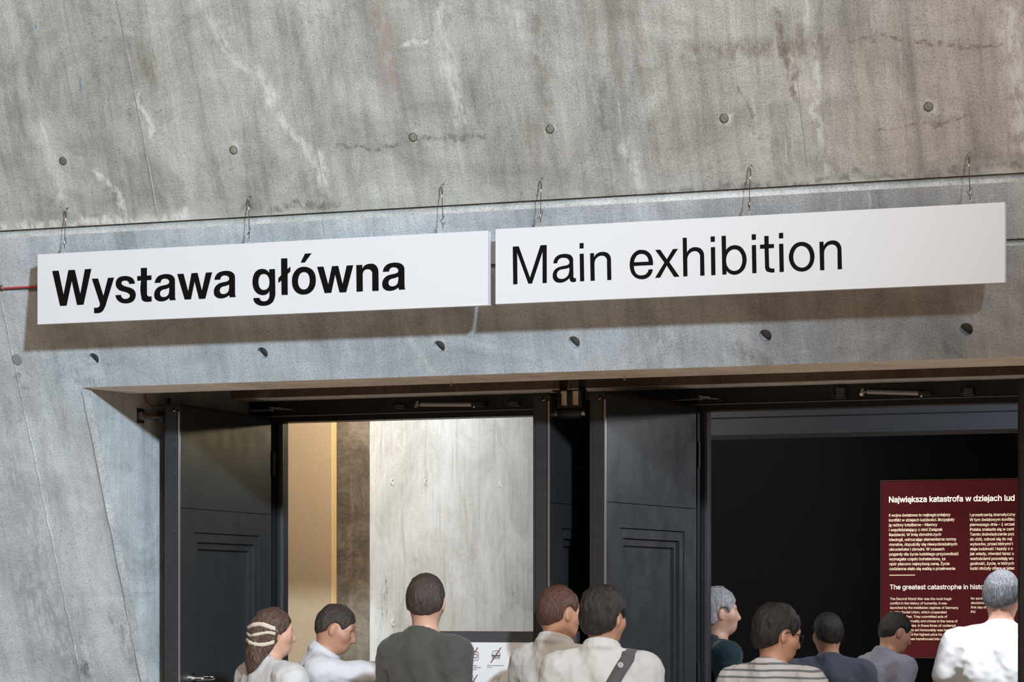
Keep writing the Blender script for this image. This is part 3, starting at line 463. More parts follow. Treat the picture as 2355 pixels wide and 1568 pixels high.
    '825.9,238.8 842.9,239 844.2,177.8 845.4,180.3 846.8,182.7 848.4,185 850.2,187.1 852.2,189.1 854.4,191 856.8,192.6 859.4,194.1 862.1,195.4 864.8,196.4 868,197.3 871.3,197.9 874.7,198.2 878,198.3 881.4,198.2 885.2,197.8 889,197.3 892.7,196.4 896.3,195.2 899.7,193.5 902.4,191.8 904.9,189.8 907.2,187.5 909.4,185.1 911.2,182.6 913.3,179 915,175.2 916.2,171.3 917,167.3 917.2,163.3 919.2,81.1 901.3,80.9 900.3,156.2 900.6,159.1 900.4,162 899.9,165 898.9,167.8 897.7,170.5 896.4,172.5 895,174.4 893.4,176.2 891.6,177.8 889.7,179.1 887.6,180.3 885.3,181.2 882.9,181.8 880.5,182.3 878.1,182.5 874.6,182.5 871.2,182.1 867.8,181.2 864.5,180 861.5,178.5 858.7,176.7 856.1,174.4 853.7,172 851.7,169.3 849.9,166.4 848.3,163.2 847,159.9 846,156.4 845.4,152.8 845.2,149.2 846.2,81.1 828.6,80.9',
    '945.3,238.4 963.1,238.5 963.1,216.7 945.6,216.3',
    '946.3,194.8 964.1,194.9 965.8,80.9 948.3,80.8',
    '991.8,238.4 1009.6,238.8 1010.9,180.1 1012.5,182.6 1014.3,185 1016.3,187.2 1018.4,189.2 1020.8,191 1023.1,192.5 1025.5,193.8 1028,194.9 1030.6,195.9 1033.3,196.7 1036.5,197.5 1039.7,198.1 1043,198.4 1046.4,198.6 1049.7,198.5 1054.5,197.9 1059.3,196.8 1064,195.2 1068.5,193.2 1072.6,190.8 1076.7,187.6 1080.3,183.9 1083.5,179.8 1086.4,175.5 1089,171.1 1091.5,166.3 1093.5,161.3 1095.1,156.1 1096.3,150.9 1097.2,145.6 1097.7,140.3 1097.8,134.9 1097.4,129.5 1096.7,124.2 1095.6,119 1094.3,114.4 1092.7,109.9 1090.8,105.5 1088.5,101.3 1085.8,97.4 1082.7,94 1079.4,90.7 1075.8,87.8 1071.9,85.3 1067.7,83.1 1063.7,81.5 1059.5,80.2 1055.2,79.2 1050.8,78.7 1046.4,78.7 1042.7,79.1 1039,79.7 1035.3,80.7 1031.8,82 1028.3,83.6 1024.8,85.6 1021.4,88 1018.3,90.7 1015.4,93.7 1012.9,96.9 1012.9,81.7 995.4,81.2|1045.8,182.3 1041.7,182 1037.6,181.1 1033.7,179.7 1030.1,177.8 1026.7,175.6 1023.5,172.9 1020.8,169.8 1018.4,166.3 1016.3,162.6 1014.5,158.8 1013.1,155 1012.1,151 1011.4,146.9 1011,142.7 1010.9,138.5 1011,134 1011.5,129.5 1012.2,124.9 1013.5,120.5 1015.2,116.3 1017.2,112.6 1019.4,109 1022,105.6 1025,102.6 1028.3,100 1031.5,98.1 1034.8,96.6 1038.3,95.4 1041.8,94.6 1045.4,94.2 1049.1,94.2 1052.7,94.7 1056.3,95.5 1059.7,96.8 1062.8,98.4 1066,100.8 1068.7,103.6 1071,106.8 1073.1,110.2 1074.9,113.6 1076.7,117.7 1078,122 1079,126.4 1079.6,130.9 1079.9,135.4 1079.9,140.2 1079.5,145.1 1078.8,149.9 1077.6,154.6 1075.9,159.2 1074.2,162.8 1072.3,166.3 1070,169.7 1067.4,172.8 1064.5,175.4 1061.1,177.7 1057.5,179.5 1053.7,181 1049.7,181.9',
    '1119.1,238.8 1136.7,238.9 1136.7,216.6 1119.8,216.5',
    '1119.8,194.8 1137.4,195.3 1139.4,81.6 1122.1,81.4',
    '1172.3,229.3 1190.2,229.4 1190.8,195.6 1212.6,195.5 1212.9,179.5 1190.5,179.3 1192.4,110 1192.2,108 1192.3,106 1192.8,103.9 1193.8,102.1 1195.1,100.4 1196.3,99.5 1197.6,98.7 1199.1,98.2 1200.7,97.7 1202.2,97.3 1204.7,96.8 1207.2,96.6 1209.7,96.7 1212.2,97.1 1214.5,97.7 1214.9,81.1 1210.9,80.7 1206.9,80.7 1202.9,80.9 1199,81.4 1195.1,82.3 1192.3,83 1189.5,83.7 1186.8,84.6 1184.3,85.9 1182,87.5 1180.4,89.4 1179.1,91.4 1178.1,93.6 1177.2,95.8 1176.5,98.1 1176,100.3 1175.6,102.5 1175.4,104.7 1175.4,106.9 1175.5,109.1 1173.6,178.8 1154.4,179.1 1154.4,195.4 1172.9,195.5',
    '1233.7,238.6 1251.2,239 1251.5,216.8 1234,216.7',
    '1234.3,194.7 1251.8,194.8 1254.1,81.6 1236.6,81.4',
    '1327.8,198.4 1323.5,198.4 1319.2,198 1314.9,197.3 1310.8,196.2 1306.8,194.7 1302.7,192.7 1298.9,190.1 1295.3,187.2 1292.1,184 1289.1,180.6 1286.2,176.7 1283.8,172.6 1281.7,168.3 1279.9,163.8 1278.4,159.2 1277.2,155 1276.2,150.7 1275.5,146.3 1275.2,141.9 1275.1,137.5 1275.6,132.7 1276.4,127.9 1277.6,123.1 1279.1,118.4 1281,113.8 1283.2,109.2 1285.7,104.8 1288.6,100.5 1291.9,96.5 1295.5,92.9 1298.4,90.4 1301.5,88.2 1304.8,86.1 1308.2,84.3 1311.7,82.8 1314.8,81.7 1318,80.8 1321.2,80.1 1324.5,79.6 1327.8,79.3 1332.1,79.2 1336.3,79.4 1340.6,79.9 1344.7,80.8 1348.7,82.1 1353.1,84 1357.3,86.5 1361.2,89.3 1364.8,92.5 1368,95.9 1371.1,100 1373.8,104.4 1376,109 1377.8,113.8 1379.3,118.7 1380.3,123 1381,127.3 1381.5,131.7 1381.6,136 1381.5,140.4 1381.1,145.2 1380.3,150 1379.2,154.8 1377.8,159.5 1376.1,164 1374.1,168.4 1371.9,172.6 1369.3,176.6 1366.5,180.5 1363.2,184 1360.3,186.5 1357.2,188.8 1354,190.9 1350.6,192.8 1347.1,194.4 1343.4,195.8 1339.6,196.9 1335.7,197.7 1331.7,198.2|1328.4,182.5 1324.9,182.4 1321.4,181.9 1318,180.9 1314.7,179.6 1311.7,178 1308.4,175.7 1305.5,172.9 1303,169.8 1300.7,166.4 1298.7,163 1296.7,158.7 1295.2,154.1 1294.1,149.4 1293.5,144.6 1293.3,139.8 1293.4,135.7 1293.8,131.5 1294.5,127.3 1295.6,123.3 1297.1,119.3 1298.8,115.8 1300.8,112.3 1303,109 1305.5,105.9 1308.4,103.2 1311.9,100.7 1315.6,98.5 1319.5,96.8 1323.6,95.5 1327.8,94.9 1331.5,94.8 1335.1,95.1 1338.8,95.8 1342.2,97 1345.5,98.5 1348.7,100.5 1351.5,102.9 1354.1,105.7 1356.4,108.7 1358.4,111.9 1360.5,116.4 1362.1,121.3 1363,126.3 1363.5,131.5 1363.5,136.6 1363.3,140.7 1362.8,144.9 1362,149 1360.8,153.1 1359.3,157 1357.5,161 1355.5,164.8 1353.1,168.5 1350.3,171.8 1347.1,174.7 1343.8,177.1 1340.2,179.2 1336.4,180.8 1332.4,182',
    '1402.1,194.9 1418.7,195 1419.7,176.6 1420.8,179.2 1422.2,181.6 1423.7,183.9 1425.5,186.1 1427.4,188.1 1429.9,190.2 1432.6,192 1435.6,193.6 1438.6,195 1441.8,196.1 1444.9,197 1448,197.6 1451.3,198 1454.5,198.2 1457.8,198.1 1461.4,197.8 1465.1,197.3 1468.6,196.4 1472.1,195.2 1475.4,193.6 1478,191.7 1480.4,189.6 1482.7,187.3 1484.7,184.8 1486.5,182.2 1488.4,178.9 1490,175.5 1491.2,172 1492.1,168.4 1492.6,164.8 1495.1,81.9 1477.6,81.7 1476.6,154.7 1476.8,157.7 1476.6,160.8 1476,163.9 1475.1,166.9 1473.8,169.7 1472.5,171.8 1471.1,173.8 1469.5,175.7 1467.7,177.3 1465.8,178.8 1463.7,180 1461.5,180.9 1459.2,181.6 1456.9,182.1 1454.6,182.4 1451.3,182.6 1448,182.2 1444.7,181.5 1441.6,180.5 1438.6,179.2 1435.5,177.3 1432.6,175 1430,172.3 1427.8,169.4 1425.8,166.4 1424.2,163.3 1422.9,160 1421.9,156.6 1421.3,153.1 1421,149.5 1422.3,81.1 1405,80.9',
  ],
}
FONT = {
  ',': '188;38,-119 68,71 137,71 84,-119',
  '.': '188;95,-4 78,-1 63,9 53,24 50,41 53,59 63,73 78,83 95,87 113,83 128,73 138,59 141,41 138,24 128,9 113,-1',
  '1': '453;76,0 76,55 391,55 391,0|276,509 276,0 212,0 212,448 209,448 86,358 86,427 198,509',
  'E': '419;60,0 60,509 372,509 372,452 125,452 125,286 355,286 355,229 125,229 125,57 375,57 375,0',
  'G': '520;269,-7 205,1 149,25 104,64 69,116 47,179 40,254 47,329 69,393 103,445 149,484 203,508 265,516 304,513 340,504 374,489 403,469 429,445 449,416 465,384 474,349 408,349 387,393 356,427 315,448 265,456 222,450 183,432 150,404 125,364 109,314 103,254 109,194 125,145 151,105 184,76 224,59 269,53 309,57 345,71 374,93 396,123 410,160 415,202 434,199 283,199 283,256 478,256 478,200 471,141 451,91 419,50 377,19 326,0',
  'I': '300;31,0 31,57 118,57 118,452 31,452 31,509 269,509 269,452 183,452 183,57 269,57 269,0',
  'N': '523;60,0 60,509 136,509 343,183 363,151 388,107 414,55 405,54 401,108 399,157 399,195 399,509 463,509 463,0 387,0 202,290 177,331 148,381 108,452 119,454 122,384 124,328 125,291 125,0',
  'P': '445;60,0 60,509 235,509 289,503 332,487 366,462 390,430 404,391 409,348 404,304 390,265 366,233 332,207 289,191 235,186 109,186 109,242 233,242 269,246 297,256 318,272 333,294 342,319 344,348 342,376 333,402 318,423 297,439 268,449 232,452 125,452 125,0',
  'R': '449;60,0 60,509 236,509 290,504 333,489 367,465 390,433 405,395 409,352 405,309 390,271 367,240 333,217 289,203 236,198 96,198 96,255 234,255 269,258 298,267 319,281 334,300 342,324 345,352 342,380 334,405 319,425 298,440 269,449 233,452 125,452 125,0|353,0 230,229 303,229 428,0',
  'S': '447;224,-9 172,-4 128,9 91,31 64,60 46,96 38,137 104,137 110,110 123,88 142,71 166,59 224,49 257,52 286,60 311,74 329,92 341,114 346,139 342,161 332,179 296,205 245,222 184,239 128,260 86,289 60,326 52,372 58,413 75,448 102,476 138,498 180,511 227,516 275,511 316,498 351,476 377,449 394,415 401,378 337,378 326,412 302,437 267,453 225,459 194,456 167,448 145,435 129,418 118,398 115,376 119,352 131,334 169,308 212,293 264,279 312,264 359,238 395,198 405,171 408,139 403,99 386,64 360,34 323,11 278,-4',
  'T': '449;32,452 32,509 417,509 417,452 257,452 257,0 193,0 193,452',
  'U': '517;259,-8 203,-2 154,15 114,43 85,80 66,124 60,173 60,509 124,509 124,178 128,144 141,113 160,87 187,68 220,56 259,52 298,56 331,68 357,87 377,113 389,144 393,178 393,509 457,509 457,173 451,124 433,80 403,43 363,15 315,-2',
  'W': '686;155,0 16,509 82,509 163,196 175,145 187,94 197,40 189,40 200,94 211,145 224,196 306,509 380,509 462,196 474,145 486,94 497,40 488,40 499,94 510,145 523,196 603,509 670,509 530,0 455,0 368,323 351,391 336,475 350,475 335,395 318,323 230,0',
  'Z': '438;42,0 42,46 273,385 306,431 341,476 348,454 285,452 223,452 40,452 40,509 397,509 397,462 169,129 134,81 97,33 90,54 152,57 214,57 399,57 399,0',
  'a': '389;160,-9 126,-5 94,5 68,22 48,45 35,73 30,108 34,138 43,161 58,179 78,193 125,211 178,220 234,227 265,235 273,243 276,255 276,257 267,297 240,322 196,331 149,322 118,301 100,274 41,291 57,322 79,346 104,364 133,375 194,384 239,379 286,360 306,343 322,320 333,290 337,251 337,0 277,0 277,52 272,52 252,25 215,1|170,45 202,49 228,59 248,74 263,93 272,115 276,138 276,190 259,182 231,176 200,171 175,168 134,159 103,139 95,124 92,105 102,72 130,52',
  'b': '424;229,-8 198,-5 172,4 138,31 118,59 112,59 112,0 53,0 53,509 114,509 114,319 118,319 137,346 171,373 197,381 229,384 274,378 313,361 345,332 370,293 385,245 390,189 385,133 370,84 346,45 313,16 274,-2|220,47 253,51 279,66 301,88 316,117 325,151 328,189 325,227 316,261 301,290 280,311 253,325 220,330 188,325 161,312 140,291 125,263 116,229 113,189 116,150 125,115 140,86 162,65 188,51',
  'c': '396;207,-8 159,-2 117,16 82,46 56,85 40,133 34,187 40,243 56,291 82,330 117,360 159,378 207,384 260,377 305,356 340,322 362,277 303,262 290,289 270,311 242,325 207,330 173,325 145,310 124,287 108,258 99,224 96,187 99,151 108,117 124,89 145,66 173,51 207,46 243,52 271,66 292,89 304,117 363,102 341,56 306,21 261,-1',
  'd': '424;195,-8 151,-2 111,16 79,45 55,84 39,133 34,189 39,245 55,293 79,332 112,361 151,378 196,384 228,381 253,373 287,346 306,319 311,319 311,509 372,509 372,0 313,0 313,59 307,59 287,31 252,4 227,-5|205,47 236,51 263,65 284,86 299,115 309,150 312,189 309,229 300,263 284,291 263,312 237,325 205,330 172,325 145,311 124,290 108,261 99,227 96,189 99,151 109,117 124,88 145,66 172,51',
  'e': '404;212,-8 161,-2 117,16 82,46 56,85 40,132 34,187 39,242 55,290 81,329 115,359 157,378 205,384 266,374 294,361 319,341 341,315 357,282 368,242 371,194 371,169 75,169 75,221 338,221 310,202 307,237 298,269 283,294 263,314 237,326 205,330 173,326 146,313 125,294 109,270 99,241 96,211 96,178 100,139 110,106 128,80 151,61 179,50 212,46 254,53 285,73 306,105 365,91 353,63 335,39 311,19 283,4 249,-5',
  'f': '254;228,379 228,327 6,327 6,379|81,0 81,432 84,461 96,486 113,505 135,519 187,530 222,527 243,521 227,468 215,472 195,474 171,470 154,460 145,443 142,419 142,0',
  'g': '425;207,-151 168,-148 134,-140 82,-110 51,-69 101,-41 122,-66 154,-88 207,-97 249,-92 282,-75 304,-47 311,-6 311,68 306,68 287,41 252,16 227,8 195,5 152,10 113,27 80,53 55,90 39,136 34,191 39,246 55,293 80,332 112,361 152,378 196,384 228,382 253,373 288,346 308,319 313,319 313,379 372,379 372,-9 367,-54 350,-90 324,-117 291,-136 251,-147|205,59 237,63 264,75 285,95 300,121 309,154 312,193 309,231 300,264 285,291 264,312 237,325 205,330 172,325 145,312 124,290 109,262 99,229 96,193 99,155 109,123 124,96 145,76 172,63',
  'h': '410;114,227 114,0 53,0 53,509 114,509 114,287 102,287 124,332 152,362 187,379 227,384 264,380 295,369 321,349 341,321 353,285 357,240 357,0 296,0 296,235 290,275 273,304 246,323 210,329 184,326 161,317 141,303 126,283 117,257',
  'i': '167;53,0 53,379 114,379 114,0|84,443 67,446 54,455 44,468 41,483 44,499 54,512 67,521 84,524 100,521 114,512 123,499 126,483 123,468 114,455 100,446',
  'j': '167;53,379 114,379 114,-30 111,-63 102,-90 86,-113 65,-129 37,-139 4,-143 -10,-143 -10,-87 2,-87 25,-83 40,-72 50,-54 53,-29|83,443 67,446 53,455 44,468 41,483 44,499 53,512 67,521 83,524 100,521 114,512 123,499 126,483 123,468 114,455 100,446',
  'k': '381;110,137 110,212 121,212 284,379 360,379 184,199 177,199|53,0 53,509 114,509 114,0|294,0 148,186 191,229 372,0',
  'l': '189;139,-2 101,3 74,20 58,47 53,84 53,509 114,509 114,99 120,62 130,54 146,52 160,53 170,54 181,3 162,-1',
  'm': '610;53,0 53,379 112,379 112,295 108,295 118,323 132,346 172,376 219,386 257,380 287,361 309,331 321,295 312,295 322,321 337,343 381,375 437,386 468,383 497,372 522,354 541,328 553,296 557,255 557,0 496,0 496,254 490,289 473,313 447,326 419,330 395,328 374,320 345,290 335,247 335,0 274,0 274,260 269,288 253,311 229,326 199,330 158,320 140,307 126,289 117,266 114,238 114,0',
  'n': '410;114,227 114,0 53,0 53,379 112,379 112,287 102,287 124,332 152,362 187,379 227,384 264,380 295,369 321,349 341,321 353,285 357,240 357,0 296,0 296,235 290,275 273,304 246,323 210,329 184,326 161,317 141,303 126,283 117,257',
  'o': '415;207,-8 159,-2 117,16 82,46 56,85 40,133 34,187 40,243 56,291 82,330 117,360 159,378 207,384 256,378 299,360 333,330 359,291 376,243 381,187 376,133 359,85 333,46 299,16 256,-2|207,46 242,51 270,66 292,89 307,117 316,151 319,187 316,224 307,258 292,287 270,310 242,325 207,330 173,325 145,310 124,287 108,258 99,224 96,187 99,151 108,117 124,89 145,66 173,51',
  'p': '424;53,-143 53,379 112,379 112,319 118,319 137,346 171,373 197,381 229,384 274,378 313,361 345,332 370,293 385,245 390,189 385,133 370,84 346,45 313,16 274,-2 229,-8 198,-5 173,4 138,31 118,59 114,59 114,-143|220,47 253,51 279,66 301,88 316,117 325,151 328,189 325,227 316,261 301,290 280,311 253,325 220,330 188,325 161,312 140,291 125,263 116,229 113,189 116,150 125,115 140,86 162,65 188,51',
  'r': '259;53,0 53,379 112,379 112,321 115,321 130,347 152,367 181,380 213,385 229,384 243,384 243,322 230,324 207,326 182,323 159,315 140,301 126,284 117,262 114,237 114,0',
  's': '365;182,-8 145,-5 112,3 84,18 62,38 45,63 36,94 94,107 105,79 124,60 150,49 181,45 217,50 244,62 262,81 268,103 265,121 254,136 237,147 212,155 149,170 104,186 72,208 53,237 47,274 51,305 65,332 87,354 115,370 149,381 187,384 223,381 254,372 279,358 299,339 324,290 268,277 258,298 243,316 219,328 187,333 156,329 131,317 114,299 109,277 112,258 124,243 172,223 229,209 275,194 306,171 325,142 331,107 326,75 312,47 290,24 260,6 223,-5',
  't': '227;204,379 204,327 6,327 6,379|65,471 126,471 126,98 128,76 136,61 150,53 170,50 185,51 202,54 213,2 192,-3 168,-4 125,2 92,21 72,52 65,93',
  'u': '410;182,-5 146,-1 115,11 89,31 69,59 57,95 53,139 53,379 114,379 114,144 119,105 137,75 164,56 200,50 226,53 249,62 268,77 283,97 293,122 296,153 296,379 357,379 357,0 298,0 298,92 307,92 286,47 257,17 222,0',
  'v': '389;163,0 17,379 84,379 165,155 187,87 206,21 184,21 203,87 224,155 305,379 371,379 226,0',
  'w': '567;138,0 23,379 87,379 133,214 154,137 175,41 165,41 186,135 206,214 252,379 316,379 362,214 382,136 402,41 391,41 413,135 434,214 480,379 545,379 429,0 368,0 319,172 305,225 291,280 277,338 291,338 277,280 263,225 248,172 199,0',
  'y': '389;47,-139 61,-86 71,-87 104,-89 130,-74 151,-36 163,-1 17,379 84,379 165,155 187,87 206,21 184,21 202,87 224,155 305,379 371,379 204,-58 177,-107 139,-136 91,-145 65,-143',
  'z': '380;42,0 42,46 254,320 254,323 48,323 48,379 333,379 333,331 126,60 126,56 339,56 339,0',
  'ó': '415;207,-8 159,-2 117,16 82,46 56,85 40,133 34,187 40,243 56,291 82,330 117,360 159,378 207,384 256,378 299,360 333,330 359,291 376,243 381,187 376,133 359,85 333,46 299,16 256,-2|207,46 242,51 270,66 292,89 307,117 316,151 319,187 316,224 307,258 292,287 270,310 242,325 207,330 173,325 145,310 124,287 108,258 99,224 96,187 99,151 108,117 124,89 145,66 173,51|181,429 228,529 297,529 231,429',
  'ą': '389;160,-9 126,-5 94,5 68,22 48,45 35,73 30,108 34,138 43,161 58,179 78,193 125,211 178,220 234,227 265,235 273,243 276,255 276,257 267,297 240,322 196,331 149,322 118,301 100,274 41,291 57,322 79,346 104,364 133,375 194,384 239,379 286,360 306,343 322,320 333,290 337,251 337,0 277,0 277,52 272,52 252,25 215,1|170,45 202,49 228,59 248,74 263,93 272,115 276,138 276,190 259,182 231,176 200,171 175,168 134,159 103,139 95,124 92,105 102,72 130,52|297,-145 267,-141 242,-128 224,-108 219,-79 222,-56 234,-34 276,5 337,0 297,-32 284,-48 280,-68 287,-87 308,-94 326,-91 339,-86 357,-130 332,-140',
  'ć': '396;207,-8 159,-2 117,16 82,46 56,85 40,133 34,187 40,243 56,291 82,330 117,360 159,378 207,384 260,377 305,356 340,322 362,277 303,262 290,289 270,311 242,325 207,330 173,325 145,310 124,287 108,258 99,224 96,187 99,151 108,117 124,89 145,66 173,51 207,46 243,52 271,66 292,89 304,117 363,102 341,56 306,21 261,-1|181,429 228,529 297,529 231,429',
  'ę': '404;212,-8 161,-2 117,16 82,46 56,85 40,132 34,187 39,242 55,290 81,329 115,359 157,378 205,384 266,374 294,361 319,341 341,315 357,282 368,242 371,194 371,169 75,169 75,221 338,221 310,202 307,237 298,269 283,294 263,314 237,326 205,330 173,326 146,313 125,294 109,270 99,241 96,211 96,178 100,139 110,106 128,80 151,61 179,50 212,46 254,53 285,73 306,105 365,91 353,63 335,39 311,19 283,4 249,-5|299,-148 268,-144 243,-131 225,-111 220,-82 223,-58 234,-33 249,-9 269,17 365,91 342,38 314,-4 290,-39 281,-70 288,-90 310,-97 327,-94 341,-88 358,-133 334,-143',
  'ł': '207;151,-2 112,3 85,20 69,47 64,84 64,509 125,509 125,99 131,62 141,54 157,52 172,53 181,54 192,3 173,-1|6,225 6,280 183,382 183,328',
  'ń': '410;114,227 114,0 53,0 53,379 112,379 112,287 102,287 124,332 152,362 187,379 227,384 264,380 295,369 321,349 341,321 353,285 357,240 357,0 296,0 296,235 290,275 273,304 246,323 210,329 184,326 161,317 141,303 126,283 117,257|178,429 226,529 294,529 228,429',
  'ś': '365;182,-8 145,-5 112,3 84,18 62,38 45,63 36,94 94,107 105,79 124,60 150,49 181,45 217,50 244,62 262,81 268,103 265,121 254,136 237,147 212,155 149,170 104,186 72,208 53,237 47,274 51,305 65,332 87,354 115,370 149,381 187,384 223,381 254,372 279,358 299,339 324,290 268,277 258,298 243,316 219,328 187,333 156,329 131,317 114,299 109,277 112,258 124,243 172,223 229,209 275,194 306,171 325,142 331,107 326,75 312,47 290,24 260,6 223,-5|159,429 207,529 276,529 210,429',
  'Ż': '438;42,0 42,46 273,385 306,431 341,476 348,454 285,452 223,452 40,452 40,509 397,509 397,462 169,129 134,81 97,33 90,54 152,57 214,57 399,57 399,0|219,572 203,575 189,584 180,597 177,612 180,628 189,641 203,650 219,653 236,650 249,641 259,628 262,612 259,597 249,584 236,575',
  'ż': '380;42,0 42,46 254,320 254,323 48,323 48,379 333,379 333,331 126,60 126,56 339,56 339,0|187,443 171,446 157,455 148,468 144,483 148,499 157,512 171,521 187,524 203,521 217,512 226,499 229,483 226,468 217,455 203,446',
  '–': '350;350,244 350,188 0,188 0,244',
}
# ---------------------------------------------------------------- the leaning concrete wall
LEAN, Z0, B0 = 0.41, 3.38, 11.05
NRM = math.sqrt(1 + LEAN * LEAN)
WU, WV, WN = Vector((1, 0, 0)), Vector((0, -LEAN, 1)) / NRM, Vector((0, -1, -LEAN)) / NRM
WM = Matrix(((WU.x, WV.x, WN.x, 0), (WU.y, WV.y, WN.y, B0), (WU.z, WV.z, WN.z, Z0), (0, 0, 0, 1)))


def T(z):
    return (z - Z0) * NRM


def on_wall(px, py):
    """(x, z) of the leaning wall plane seen at a pixel"""
    f = Vector((-math.sin(TH), math.cos(TH), 0)); r = Vector((math.cos(TH), math.sin(TH), 0))
    d = f + r * ((px - CX) / F_PX) + Vector((0, 0, 1)) * ((HY - py) / F_PX)
    k = (B0 + LEAN * (Z0 - EYE)) / (d.y + LEAN * d.z)
    return d.x * k, EYE + d.z * k


def W(x, z, n=0.0):
    return Vector((x, B0 + LEAN * (Z0 - z), z)) + WN * n


XL, XR = -9.5, 3.0
X_REV, X_REVR = -6.60, 0.35       # sides of the doorway recess
CH = 0.026                        # chamfer of the recess edge
Z_LINT = 2.614
G1, G2 = (3.313, 3.3065, 3.280), (3.067, 3.060, 3.042)

C_GRIME = mat('seam_grime', (0.16, 0.165, 0.17), 0.9)
M_CHALK = mat('blue_chalk', (0.10, 0.20, 0.34), 0.9)
M_GAP = mat('joint_gap_brown', (0.045, 0.030, 0.020), 0.9)
wall = empty('wall_front', label='leaning raw concrete wall above and beside the doorways', cat='wall', kind='structure')
P = lambda x, t, n=0.0: (x, t, n)
# upper pour
b = MB()
b.poly([[(XL, T(G1[0])), (XR, T(G1[0])), (XR, T(6.4)), (XL, T(6.4))]], lambda x, t: (x, t, 0), fn_back=lambda x, t: (x, t, -0.38))
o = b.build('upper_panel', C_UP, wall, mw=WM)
# joint: dark gap and pale chamfer under it, then the middle pour
def joint(g):
    m = MB()
    a, c, d = T(g[0]), T(g[1]), T(g[2])
    m.add([(XL, a, -0.03), (XR, a, -0.03), (XR, c, -0.03), (XL, c, -0.03)], [(0, 3, 2, 1)])
    m.build('joint_gap', M_GAP, wall, mw=WM)
    m = MB()
    m.add([(XL, c, -0.03), (XR, c, -0.03), (XR, c, -0.016), (XL, c, -0.016), (XL, d, 0.0), (XR, d, 0.0), (XR, d, -0.03), (XL, d, -0.03)],
          [(0, 3, 2, 1), (3, 4, 5, 2), (4, 7, 6, 5)])
    m.build('joint_chamfer', C_CHAMF, wall, mw=WM)
joint(G1); joint(G2)
b = MB()
b.poly([[(XL, T(G2[0])), (XR, T(G2[0])), (XR, T(G1[2])), (XL, T(G1[2]))]], lambda x, t: (x, t, 0), fn_back=lambda x, t: (x, t, -0.38))
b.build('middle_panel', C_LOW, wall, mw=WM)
# lower pour: lintel with open tie holes, legs left and right of the recess
HOLES = [(-6.534, 2.739), (-5.675, 2.737), (-4.817, 2.737), (-4.193, 2.734), (-3.345, 2.732), (-2.500, 2.728), (-1.65, 2.726), (-0.80, 2.724)]
RH = 0.027
xl, xr = X_REV - CH, X_REVR + CH
outer = [(XL, T(0)), (xl, T(0)), (xl, T(Z_LINT)), (xr, T(Z_LINT)), (xr, T(0)), (XR, T(0)), (XR, T(G2[2])), (XL, T(G2[2]))]
b = MB()
b.poly([outer] + [circle(x, T(z), RH) for x, z in HOLES], lambda x, t: (x, t, 0))
dt, dn = -0.41 * LEAN / NRM, -0.41 / NRM            # straight back by 0.41 m
t0 = T(Z_LINT)
lip = 0.05
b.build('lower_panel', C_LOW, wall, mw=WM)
b = MB()
b.add([(xl, t0, 0), (xr, t0, 0), (xr, t0 + dt * .12 - .004, dn * .12), (xl, t0 + dt * .12 - .004, dn * .12), (xr, t0 + dt, dn), (xl, t0 + dt, dn), (xr, T(3.4), -0.38), (xl, T(3.4), -0.38)],
      [(0, 3, 2, 1), (3, 5, 4, 2), (5, 7, 6, 4)])
b.build('lintel_soffit', C_SOFF_BOUNCE, wall, mw=WM)
for x, z in HOLES:
    m = MB(); n_ = 24
    c0 = [(x + RH * math.cos(2 * math.pi * k / n_), T(z) + RH * math.sin(2 * math.pi * k / n_), 0.0) for k in range(n_)]
    c1 = [(p[0], p[1], -0.055) for p in c0]
    m.add(c0 + c1, [(k, k + n_, (k + 1) % n_ + n_, (k + 1) % n_) for k in range(n_)], True)
    m.add(c1, [tuple(range(n_))])
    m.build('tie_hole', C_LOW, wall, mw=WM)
# filled tie holes of the upper pour: recessed ring and plug
for x, z in [(-6.488, 3.590), (-5.639, 3.588), (-4.788, 3.591), (-4.169, 3.587), (-3.415, 3.584), (-2.574, 3.577), (-1.72, 3.575)]:
    m = MB(); t = T(z)
    m.tube([(x, t, -0.006), (x, t, 0.0015), (x, t, 0.003)], [0.0165, 0.0165, 0.013], 20)
    pg_ = m.build('tie_plug', C_PLUG, wall, mw=WM)
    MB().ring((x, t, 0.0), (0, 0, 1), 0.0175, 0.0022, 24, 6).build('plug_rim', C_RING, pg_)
m = MB(); x, z = -6.934, 2.750
m.tube([(x, T(z), -0.004), (x, T(z), 0.003), (x, T(z), 0.0042)], [0.0265, 0.0265, 0.024], 28)
m.build('tie_plug', C_PLUG_G, wall, mw=WM)
